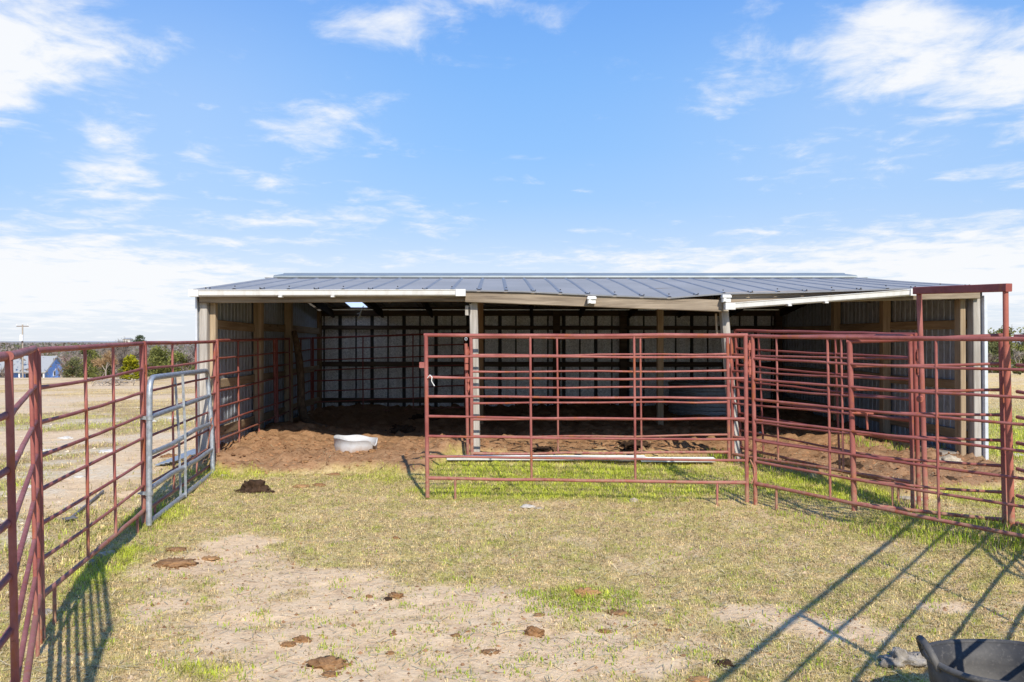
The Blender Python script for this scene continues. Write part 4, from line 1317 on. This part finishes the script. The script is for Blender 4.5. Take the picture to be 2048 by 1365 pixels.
def limbs(m, p, d, L, r, depth, rnd, spread=.55, tips=None, seg=5):
    n = 3; pts = [p]; q = p; dd = d
    for i in range(n):
        dd = (dd + Vector((rnd.gauss(0, .14), rnd.gauss(0, .14), rnd.gauss(0, .08) + .03))).normalized()
        q = q + dd * L / n; pts.append(q)
    m.tube(pts, [r * (1 - .45 * i / n) for i in range(n + 1)], seg, caps=False)
    if depth == 0:
        if tips is not None: tips.append((q, dd))
        return
    for k in range(rnd.choice((2, 3, 3))):
        nd = (dd + Vector((rnd.gauss(0, spread), rnd.gauss(0, spread), rnd.gauss(.1, spread * .6)))).normalized()
        limbs(m, pts[rnd.choice((2, 3, 3))], nd, L * rnd.uniform(.6, .85), r * .55, depth - 1, rnd, spread, tips, max(3, seg - 1))
M['trunk_brown'] = m_wood('grey_brown_trunk', (.13, .10, .08), (.28, .23, .19), 'z', False)
M['trunk_pale'] = m_wood('pale_trunk', (.30, .25, .20), (.50, .44, .37), 'z', False)

def evergreen(name, label, X, Y, W, top, cols, seed, group, zb=None, shrubby=False):
    rg = np.random.default_rng(seed); rnd = random.Random(seed)
    z0 = gz(X, Y) if zb is None else zb
    H = at(0, top, Y).z - z0
    t = thing(name, (X, Y, z0), label, 'shrub' if shrubby else 'tree', group)
    TREE_H[t.name] = H
    m = MB(); limbs(m, Vector((X, Y, z0 - .1)), Vector((0, 0, 1)), H * .5, H * .022, 2, rnd, .6)
    obj('trunk', m, M['trunk_brown'], t)
    cl = []
    for i in range(26):
        a = rg.uniform(0, 2 * np.pi); h = rg.uniform(.12 if shrubby else .2, .95)
        env = math.sin(math.pi * min(1, (h * .86 + .16))) ** .7
        rr_ = W / 2 * env * rg.uniform(.25, .85)
        cl.append((rr_ * math.cos(a), rr_ * math.sin(a), h * H, W * rg.uniform(.13, .22)))
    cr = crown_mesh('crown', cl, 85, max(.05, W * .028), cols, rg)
    cr.parent = t
    return t
TREE_H = {}
def bare_tree(name, label, X, Y, W, top, col, seed, group, trunkmat='trunk_brown', dense=900):
    rg = np.random.default_rng(seed); rnd = random.Random(seed)
    z0 = gz(X, Y)
    H = at(0, top, Y).z - z0
    t = thing(name, (X, Y, z0), label, 'tree', group)
    TREE_H[t.name] = H
    m = MB(); tips = []
    limbs(m, Vector((X, Y, z0 - .1)), Vector((rnd.gauss(0, .05), 0, 1)), H * .36, H * .028, 3, rnd, .62, tips)
    obj('trunk', m, M[trunkmat], t)
    # twigs
    A = []; 
    base = np.array([[q.x - X, q.y - Y, q.z - z0] for q, _ in tips])
    dirs = np.array([[d.x, d.y, d.z] for _, d in tips])
    idx = rg.integers(0, len(base), dense)
    d = dirs[idx] + rg.normal(0, .65, (dense, 3)); d /= np.linalg.norm(d, axis=1)[:, None]
    L = H * rg.uniform(.06, .17, dense)
    p0 = base[idx] - dirs[idx] * (rg.uniform(0, .16, dense) * H)[:, None]
    p1 = p0 + d * L[:, None]
    s = np.cross(d, rg.normal(0, 1, (dense, 3))); s /= np.linalg.norm(s, axis=1)[:, None]; s *= max(H * .0045, .00026 * Y)
    V = np.stack([p0 - s, p0 + s, p1 + s * .4, p1 - s * .4], 1).reshape(-1, 3)
    c = np.array([col]) * rg.uniform(.6, 1.3, dense)[:, None]
    C = np.repeat(np.concatenate([c, np.ones((dense, 1))], 1), 4, 0)
    cr = np_mesh('crown', V, np.arange(4 * dense), 4, M['twig'], C); cr.parent = t
    return t
def copy_tree(src, X, Y, top, rz, label):
    s = (at(0, top, Y).z - gz(X, Y)) / TREE_H[src.name]
    c = src.copy(); COL.objects.link(c); c.location = (X, Y, gz(X, Y)); c.rotation_euler = (0, 0, rz); c.scale = (s, s, s)
    c['label'] = label
    for ch in src.children:
        d = ch.copy(); COL.objects.link(d); d.parent = c
    return c
def xy(px, Y): return (px - 1024) * Y / FOC

G1 = 'shrubs and trees beyond the left field'
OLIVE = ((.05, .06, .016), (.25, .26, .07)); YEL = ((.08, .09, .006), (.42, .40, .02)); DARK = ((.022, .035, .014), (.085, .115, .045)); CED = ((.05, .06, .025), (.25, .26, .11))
evergreen('cedar_shrub', 'bright yellow-green conical cedar standing alone on the left field', xy(262, 41), 41, 1.05, 714, YEL, 101, G1, shrubby=True)
evergreen('evergreen_shrub', 'wide olive-green shrub seen through the fence above the grey gate', xy(322, 60), 60, 2.7, 697, OLIVE, 102, G1, shrubby=True)
evergreen('evergreen_shrub', 'lower olive shrub just right of the wide olive one', xy(352, 62), 62, 2.0, 706, OLIVE, 112, G1, shrubby=True)
evergreen('evergreen_shrub', 'dark green shrub at the right of the blue house', xy(172, 75), 75, 2.4, 698, OLIVE, 103, G1, shrubby=True)
evergreen('evergreen_shrub', 'small grey-green shrub below the dark green one beside the blue house', xy(150, 70), 70, 1.9, 718, CED, 104, G1, shrubby=True)
bare_tree('bare_tree', 'pale leafless tree with orange-brown twigs and a thick trunk left of the yellow-green cedar', xy(212, 42), 42, 1.6, 697, (.36, .24, .13), 105, G1, 'trunk_pale', 1500)
bare_tree('bare_tree', 'grey leafless brush against the left shed corner', xy(380, 62), 62, 2.2, 697, (.27, .235, .205), 106, G1)
bare_tree('bare_tree', 'grey leafless tree rising to the skyline behind the orange-brown one', xy(225, 100), 100, 4, 670, (.22, .185, .16), 107, G1, dense=3000)
bare_tree('bare_tree', 'grey leafless tree on the skyline nearest the left shed corner', xy(385, 110), 110, 4, 672, (.20, .18, .17), 108, G1)
evergreen('oak_tree', 'round dark green tree on the skyline right of the hilltop house', xy(280, 150), 150, 2.3, 673, DARK, 109, G1, zb=at(280, 690, 150).z)
bare_tree('bare_tree', 'slim leafless tree right of the blue house gable', xy(124, 95), 95, 2.4, 694, (.30, .22, .20), 110, G1, 'trunk_pale')
evergreen('red_shrub', 'small reddish-leaved shrub behind the blue house gable', xy(137, 90), 90, 1.1, 731, ((.16, .03, .02), (.45, .09, .05)), 111, G1, zb=at(137, 755, 90).z, shrubby=True)
# woods: individual grey trees in the band behind
srcs = [bare_tree('bare_tree', 'grey leafless tree in the wooded band beyond the left field', xy(160, 120), 120, 4, 690, (.235, .195, .165), 120, 'leafless trees in the wooded band at left', dense=800),
        bare_tree('bare_tree', 'grey leafless tree in the wooded band beyond the left field', xy(320, 125), 125, 4, 692, (.22, .185, .155), 121, 'leafless trees in the wooded band at left', dense=800)]
evs = [evergreen('evergreen_tree', 'olive evergreen among the leafless trees of the wooded band at left', xy(185, 112), 112, 3.6, 700, OLIVE, 122, 'evergreens in the wooded band at left')]
rt = random.Random(5)
for i in range(34):
    px = rt.uniform(-260, 400); Y = rt.uniform(95, 175)
    if -20 < px < 140 and Y < 200: Y = rt.uniform(205, 250)
    copy_tree(rt.choice(srcs), xy(px, Y), Y, rt.uniform(686, 716), rt.uniform(0, 6.28), 'grey leafless tree in the wooded band beyond the left field')
for i in range(14):
    px = rt.uniform(-200, 400); Y = rt.uniform(85, 150)
    if -30 < px < 145: Y = rt.uniform(205, 240)
    copy_tree(evs[0], xy(px, Y), Y, rt.uniform(698, 724), rt.uniform(0, 6.28), 'olive evergreen among the leafless trees of the wooded band at left')
G2 = 'cedars beyond the right field'
e1 = evergreen('cedar_tree', 'tall pointed cedar just right of the shed corner', xy(1975, 58), 58, 2.4, 655, CED, 130, G2)
e2 = evergreen('cedar_tree', 'broad olive cedar behind the doorway post at right', xy(2008, 64), 64, 3.0, 659, OLIVE, 131, G2)
bare_tree('bare_tree', 'grey leafless tree between the cedars at the right edge', xy(2042, 52), 52, 2, 690, (.34, .30, .25), 132, 'leafless trees beyond the right field', 'trunk_pale', 1200)
evergreen('cedar_tree', 'broad dark cedar at the very right edge behind the leafless tree', xy(2056, 66), 66, 3.0, 657, CED, 135, G2)
bare_tree('bare_tree', 'grey leafless brush in front of the tall pointed cedar at right', xy(1985, 54), 54, 2, 700, (.27, .23, .19), 133, 'leafless trees beyond the right field')
evergreen('cedar_tree', 'small round cedar on the field right of the doorway post', xy(2036, 45), 45, .6, 728, CED, 134, G2, shrubby=False)
for i in range(26):
    px = rt.uniform(1950, 2700); Y = rt.uniform(62, 100)
    copy_tree(rt.choice((e1, e2)), xy(px, Y), Y, rt.uniform(650, 680), rt.uniform(0, 6.28), 'olive cedar in the row beyond the right field')
# trees hidden behind the shed in this view, for other viewpoints
for i in range(16):
    px = rt.uniform(420, 1940); Y = rt.uniform(110, 170)
    copy_tree(rt.choice((e1, srcs[0], srcs[1])), xy(px, Y), Y, rt.uniform(685, 710), rt.uniform(0, 6.28), 'tree far beyond the shed')['group'] = 'trees far beyond the shed'

# far woods: one mass of brush running to the skyline
def woods():
    rg = np.random.default_rng(77); n = 60000
    Y = rg.uniform(170, 900, n); px = np.where(rg.uniform(0, 1, n) < .75, rg.uniform(-700, 450, n), rg.uniform(450, 2800, n))
    X = (px - 1024) * Y / FOC
    Z = terrain(X, Y)
    top = 1.5 - (10 - 9 * fbm(X * .03, Y * .03, 3, 5)) * Y / FOC - Z
    h = rg.uniform(.0, 1, n) ** .8 * np.maximum(top, 1.5)
    P = np.stack([X, Y, Z + h], 1)
    S = rg.uniform(.25, .7, n) * (Y / 300) ** .6
    V, F = leaf_quads(P, S, rg)
    k = fbm(X * .035, Y * .035, 3, 15)[:, None]
    c = np.where(k > .56, np.array([[.10, .11, .04]]), np.array([[.20, .165, .14]])) * rg.uniform(.8, 1.15, n)[:, None]
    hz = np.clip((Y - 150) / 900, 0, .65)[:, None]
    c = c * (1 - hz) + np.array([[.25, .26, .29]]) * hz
    C = np.repeat(np.concatenate([c, np.ones((n, 1))], 1), 4, 0)
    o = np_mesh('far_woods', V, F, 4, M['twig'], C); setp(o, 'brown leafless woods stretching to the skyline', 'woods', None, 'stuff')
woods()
# far hills
def hills(name, Y, zt, amp, col, seed):
    n = 240; m = MB(); vs = []
    xs = np.linspace(-Y * 1.4, Y * 1.4, n)
    zz = zt + amp * (fbm(xs * 6 / Y, xs * 0 + seed, 4, seed) - .5)
    for x, z in zip(xs, zz): vs += [(x, Y, -25), (x, Y + 30, z), (x, Y + 600, z - 6)]
    fs = []
    for i in range(n - 1):
        for j in range(2): fs.append((i*3+j, (i+1)*3+j, (i+1)*3+j+1, i*3+j+1))
    m.add(vs, fs, True)
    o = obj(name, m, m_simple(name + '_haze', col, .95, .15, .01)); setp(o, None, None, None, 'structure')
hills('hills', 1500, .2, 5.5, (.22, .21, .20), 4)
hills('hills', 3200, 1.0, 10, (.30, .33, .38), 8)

# brush pile
bp = MB(); rb = random.Random(3); p = on_ground(232, 772)
for i in range(46):
    a = p + Vector((rb.gauss(0, .42), rb.gauss(0, .3), rb.uniform(.02, .22))); d = Vector((rb.gauss(0, 1), rb.gauss(0, .6), rb.gauss(0, .25))).normalized() * rb.uniform(.3, .7)
    bp.tube([a - d * .5, a + Vector((0, 0, .04)), a + d * .5], [.022, .016, .008], 5)
o = obj('brush_pile', bp, M['trunk_pale'], loc=p); setp(o, 'pile of pale dead branches on the field below the yellow-green cedar', 'brush pile')

# ------------------------------------------------------------------ blue house, pole, hilltop house
M['blue'] = m_simple('blue_siding', (.22, .42, .88), .7, .12, 3)
M['roof_grey'] = m_simple('pale_grey_shingle', (.36, .37, .37), .8, .12, 6)
M['trimw'] = m_simple('white_trim', (.78, .79, .80), .6, .04, 3)
t = NT('dark_glass'); M['glass'] = t.done((.06, .075, .09), .12, 0, None, .6)
hx0, hx1, hy0, hy1 = -104.2, -93.6, 185.0, 194.0
hb, he, hr = -7.6, -4.55, -1.55
hs = thing('blue_house', ((hx0 + hx1) / 2, hy0, hb), 'blue farmhouse with a pale grey gable roof and white porch posts at far left', 'house')
m = MB(); ym = (hy0 + hy1) / 2
m.add([(hx0, hy0 + 1.6, hb), (hx1, hy0 + 1.6, hb), (hx1, hy1, hb), (hx0, hy1, hb), (hx0, hy0 + 1.6, he), (hx1, hy0 + 1.6, he), (hx1, hy1, he), (hx0, hy1, he), (hx0, ym, hr - .1), (hx1, ym, hr - .1), (hx1, hy0 + .05, he - .05), (hx0, hy0 + .05, he - .05)],
      [(0, 1, 5, 4), (1, 2, 6, 9, 10, 5), (2, 3, 7, 6), (3, 0, 4, 11, 8, 7)])
obj('wall', m, M['blue'], hs)
m = MB()
ov = .45
for s in (0, 1):
    ya, yb2 = (hy0 - .3, ym) if s == 0 else (hy1 + .3, ym)
    a = [(hx0 - ov, ya, he - .12), (hx1 + ov, ya, he - .12), (hx1 + ov, ym, hr), (hx0 - ov, ym, hr)]
    b = [(x, y, z - .16) for x, y, z in a]
    m.add(a + b, [(0, 1, 2, 3), (7, 6, 5, 4), (0, 4, 5, 1), (1, 5, 6, 2), (3, 7, 4, 0)] if s == 0 else [(3, 2, 1, 0), (4, 5, 6, 7), (1, 5, 4, 0), (2, 6, 5, 1), (0, 4, 7, 3)])
rf = obj('roof', m, M['roof_grey'], hs)
m = MB()
for s in (-1, 1):
    ya = hy0 - .3 if s < 0 else hy1 + .3
    m.beam((hx1 + ov + .02, ya, he - .22), (hx1 + ov + .02, ym, hr - .08), .05, .30)
obj('bargeboard', m, M['roof_grey'], rf)
for x in (hx0 + .15, hx0 + 3.4, hx0 + 5.6, hx0 + 8.0, hx1 - .12):
    m = MB(); m.box((x, hy0 + .15, (hb + he) / 2), (.26, .26, he - hb - .1)); obj('porch_post', m, M['trimw'], hs)
m = MB(); m.box(((hx0 + hx1) / 2, hy0 + .15, he - .22), (hx1 - hx0, .3, .24)); obj('porch_beam', m, M['trimw'], hs)
m = MB(); m.box(((hx0 + hx1) / 2 - .5, hy0 + .22, hb + 1.15), (hx1 - hx0 - 1.2, .1, .9)); obj('porch_rail', m, M['trimw'], hs)
for x in (hx0 + 1.9, hx0 + 6.8, hx1 - 1.6):
    m = MB(); m.box((x, hy0 + 1.57, hb + 2.0), (1.5, .08, 1.3)); w = obj('window', m, M['trimw'], hs)
    m = MB(); m.box((x, hy0 + 1.52, hb + 2.0), (1.2, .06, 1.0)); obj('pane', m, M['glass'], w)
for y in (hy0 + 4.1, hy0 + 6.7):
    m = MB(); m.box((hx1 + .03, y, he - .55), (.08, .9, 1.15)); w = obj('window', m, M['trimw'], hs)
    m = MB(); m.box((hx1 + .08, y, he - .55), (.05, .6, .85)); obj('pane', m, M['glass'], w)
m = MB(); m.box((hx1 + .04, ym + .1, he + .25), (.08, .35, .35)); obj('gable_lamp', m, M['trimw'], hs)

up = thing('utility_pole', (xy(45, 118), 118, -5.5), 'wooden utility pole with a crossarm and pale transformer in front of the blue house', 'utility pole')
pz = at(45, 650, 118).z; X = xy(45, 118)
m = MB(); m.tube([(X + .05, 118, -6.5), (X, 118, pz)], [.12, .085], 10); obj('shaft', m, M['trunk_pale'], up)
m = MB(); m.beam((X - .75, 118, pz - .22), (X + .75, 118, pz - .22), .10, .11); obj('crossarm', m, M['trunk_brown'], up)
for dxx in (-.7, .7, 0):
    m = MB(); m.tube([(X + dxx, 118, pz - .16), (X + dxx, 118, pz + .06)], .05, 8); obj('insulator', m, M['trimw'], up)
m = MB(); m.tube([(X - .02, 117.75, at(0, 690, 118).z + .45), (X - .02, 117.75, at(0, 690, 118).z + 1.25)], .24, 12); obj('transformer', m, M['trimw'], up)
m = MB()
a = Vector((X, 117.8, at(0, 672, 118).z)); b = Vector((hx0 + 6, hy0 - .1, he - .1))
m.tube([a.lerp(b, i / 10) - Vector((0, 0, 1.4 * 4 * (i / 10) * (1 - i / 10))) for i in range(11)], .03, 5); obj('service_wire', m, M['steel_old'], up)

hh = thing('hilltop_house', at(256, 684, 420), 'tiny pale house on the distant skyline left of the round dark tree', 'house')
c = at(256, 682.5, 420)
m = MB(); m.box(c, (3.0, 4, 1.5)); obj('wall', m, m_simple('pale_wall', (.70, .68, .62), .8, .05, 1), hh)
m = MB(); m.add([(c.x - 1.8, c.y - 2.3, c.z + .72), (c.x + 1.8, c.y - 2.3, c.z + .72), (c.x + 1.8, c.y + 2.3, c.z + .72), (c.x - 1.8, c.y + 2.3, c.z + .72), (c.x - 1.2, c.y, c.z + 1.35), (c.x + 1.2, c.y, c.z + 1.35)],
                 [(0, 1, 5, 4), (1, 2, 5), (2, 3, 4, 5), (3, 0, 4), (3, 2, 1, 0)]); obj('roof', m, M['roof_grey'], hh)

# ------------------------------------------------------------------ light and sky
SUN_H = Vector((.248, -.969, 0)); EL = R(37.6)
sd = Vector((SUN_H.x * math.cos(EL), SUN_H.y * math.cos(EL), math.sin(EL)))
sl = bpy.data.lights.new('sun', 'SUN'); sl.energy = 5.0; sl.angle = R(.55); sl.color = (1, .925, .80)
so = bpy.data.objects.new('sun', sl); COL.objects.link(so)
so.rotation_euler = (-sd).to_track_quat('-Z', 'Y').to_euler(); so.location = sd * 50

w = bpy.data.worlds.new('World'); scene.world = w; w.use_nodes = True
nt = w.node_tree; N = nt.nodes; Lk = nt.links
bg = N['Background']; bg.inputs['Strength'].default_value = .15
sky = N.new('ShaderNodeTexSky'); sky.sky_type = 'NISHITA'; sky.sun_disc = False
sky.sun_elevation = EL
sky.sun_rotation = math.atan2(sd.x, sd.y)
sky.air_density = 1.0; sky.dust_density = .6; sky.ozone_density = 1.6
tc = N.new('ShaderNodeTexCoord')
sx = N.new('ShaderNodeSeparateXYZ'); Lk.new(tc.outputs['Generated'], sx.inputs[0])
def mth(op, a, b=None):
    n = N.new('ShaderNodeMath'); n.operation = op
    for i, v in ((0, a), (1, b)):
        if v is None: continue
        if isinstance(v, bpy.types.NodeSocket): Lk.new(v, n.inputs[i])
        else: n.inputs[i].default_value = v
    return n.outputs[0]
def clampn(a, lo, hi, t0=0, t1=1, smooth=True):
    n = N.new('ShaderNodeMapRange'); Lk.new(a, n.inputs[0]); n.interpolation_type = 'SMOOTHSTEP' if smooth else 'LINEAR'
    n.inputs[1].default_value = lo; n.inputs[2].default_value = hi; n.inputs[3].default_value = t0; n.inputs[4].default_value = t1
    return n.outputs[0]
# azimuth / elevation of the looking direction
az = mth('ARCTAN2', sx.outputs[0], sx.outputs[1])
el = mth('ARCSINE', sx.outputs[2])
# cloud layer plane coordinates
zc = mth('ADD', mth('MAXIMUM', sx.outputs[2], 0.0), .09)
cv = N.new('ShaderNodeCombineXYZ')
Lk.new(mth('DIVIDE', sx.outputs[0], zc), cv.inputs[0]); Lk.new(mth('DIVIDE', sx.outputs[1], zc), cv.inputs[1])
def wn(scale, detail, rough, dist=0, loc=(0, 0, 0), sc=(1, 1, 1), rot=0):
    mp = N.new('ShaderNodeMapping'); Lk.new(cv.outputs[0], mp.inputs[0]); mp.inputs['Location'].default_value = loc; mp.inputs['Scale'].default_value = sc
    mp.inputs['Rotation'].default_value = (0, 0, rot)
    n = N.new('ShaderNodeTexNoise'); Lk.new(mp.outputs[0], n.inputs['Vector']); n.inputs['Scale'].default_value = scale
    n.inputs['Detail'].default_value = detail; n.inputs['Roughness'].default_value = rough; n.inputs['Distortion'].default_value = dist
    return n.outputs['Fac']
n_big = wn(1.5, 8, .58, .3, (3.1, 1.7, 0))
n_fine = wn(4.6, 9, .62, .35, (1.3, 4.2, 0), (1, .75, 1), .3)
n_wisp = wn(1.1, 6, .62, .8, (7.7, 2.2, 0), (.7, 1.6, 1), .5)
def blobn(px, py, rx, ry, amp):
    a0 = math.atan2(px - 1024, FOC); e0 = math.atan2(683 - py, math.hypot(FOC, px - 1024))
    ra = rx / FOC * math.cos(a0) ** 2; re = ry / FOC
    da = mth('DIVIDE', mth('SUBTRACT', az, a0), ra); de = mth('DIVIDE', mth('SUBTRACT', el, e0), re)
    q = mth('ADD', mth('MULTIPLY', da, da), mth('MULTIPLY', de, de))
    return mth('MULTIPLY', mth('EXPONENT', mth('MULTIPLY', q, -1.0)), amp)
cov = None
for b_ in [(60, 70, 210, 95, .72), (-40, 180, 110, 80, .6), (1950, 130, 330, 130, .66), (1790, 50, 170, 70, .35), (810, 50, 150, 70, .46), (245, 345, 120, 75, .50), (610, 240, 150, 45, .28), (640, 15, 90, 40, .34), (1480, 100, 80, 30, .2), (1040, 30, 80, 25, .2),
           (660, 430, 260, 55, .40), (100, 555, 500, 85, .95), (1450, 530, 440, 42, .62), (2000, 545, 320, 90, .75), (870, 410, 60, 25, .12), (1610, 360, 80, 30, .12), (1500, 230, 80, 80, .10), (2020, 340, 90, 50, .15)]:
    s_ = blobn(*b_)
    cov = s_ if cov is None else mth('ADD', cov, s_)
dens = mth('ADD', mth('ADD', mth('MULTIPLY', n_big, 1.4), mth('MULTIPLY', n_fine, 1.6)), mth('ADD', mth('MULTIPLY', n_wisp, .8), mth('SUBTRACT', mth('MULTIPLY', cov, 1.0), 1.98)))
cl = clampn(dens, .06, .80)
# whitening toward the horizon
hz = clampn(el, .0, .20, 1, 0)
hz2 = clampn(el, .02, .33, 1, 0)
mix1 = N.new('ShaderNodeMix'); mix1.data_type = 'RGBA'
tint = N.new('ShaderNodeMix'); tint.data_type = 'RGBA'; tint.blend_type = 'MULTIPLY'; tint.inputs[0].default_value = 1
tg = N.new('ShaderNodeMix'); tg.data_type = 'RGBA'; Lk.new(clampn(el, .02, .30), tg.inputs[0])
tg.inputs[6].default_value = (.80, .83, .98, 1); tg.inputs[7].default_value = (.64, .90, 1.18, 1); Lk.new(tg.outputs[2], tint.inputs[7])
Lk.new(sky.outputs[0], tint.inputs[6]); 
gr_ = N.new('ShaderNodeValToRGB'); Lk.new(clampn(el, 0, .6, 0, 1, False), gr_.inputs[0])
e_ = gr_.color_ramp.elements
stops = [(0, (.80, .86, .95)), (.09, (.66, .79, .97)), (.165, (.50, .69, .97)), (.25, (.365, .61, .98)), (.34, (.288, .555, .98)), (.46, (.235, .50, .97)), (.58, (.185, .43, .94)), (1, (.12, .31, .80))]
while len(e_) < len(stops): e_.new(.5)
for q_, (p_, c_) in zip(e_, stops): q_.position = p_; q_.color = c_ + (1,)
gs_ = N.new('ShaderNodeVectorMath'); gs_.operation = 'SCALE'; Lk.new(gr_.outputs[0], gs_.inputs[0]); gs_.inputs['Scale'].default_value = 1 / .15
mix1.inputs[0].default_value = .85; Lk.new(tint.outputs[2], mix1.inputs[6]); Lk.new(gs_.outputs[0], mix1.inputs[7])
mix2 = N.new('ShaderNodeMix'); mix2.data_type = 'RGBA'
hazev = mth('ADD', mth('ADD', blobn(330, 260, 420, 240, .16), blobn(1750, 260, 420, 200, .14)), blobn(1024, 600, 1500, 90, .28))
Lk.new(mth('MINIMUM', mth('ADD', mth('MULTIPLY', cl, .92), hazev), .96), mix2.inputs[0]); Lk.new(mix1.outputs[2], mix2.inputs[6]); mix2.inputs[7].default_value = (6.4, 6.5, 6.65, 1)
Lk.new(mix2.outputs[2], bg.inputs['Color'])
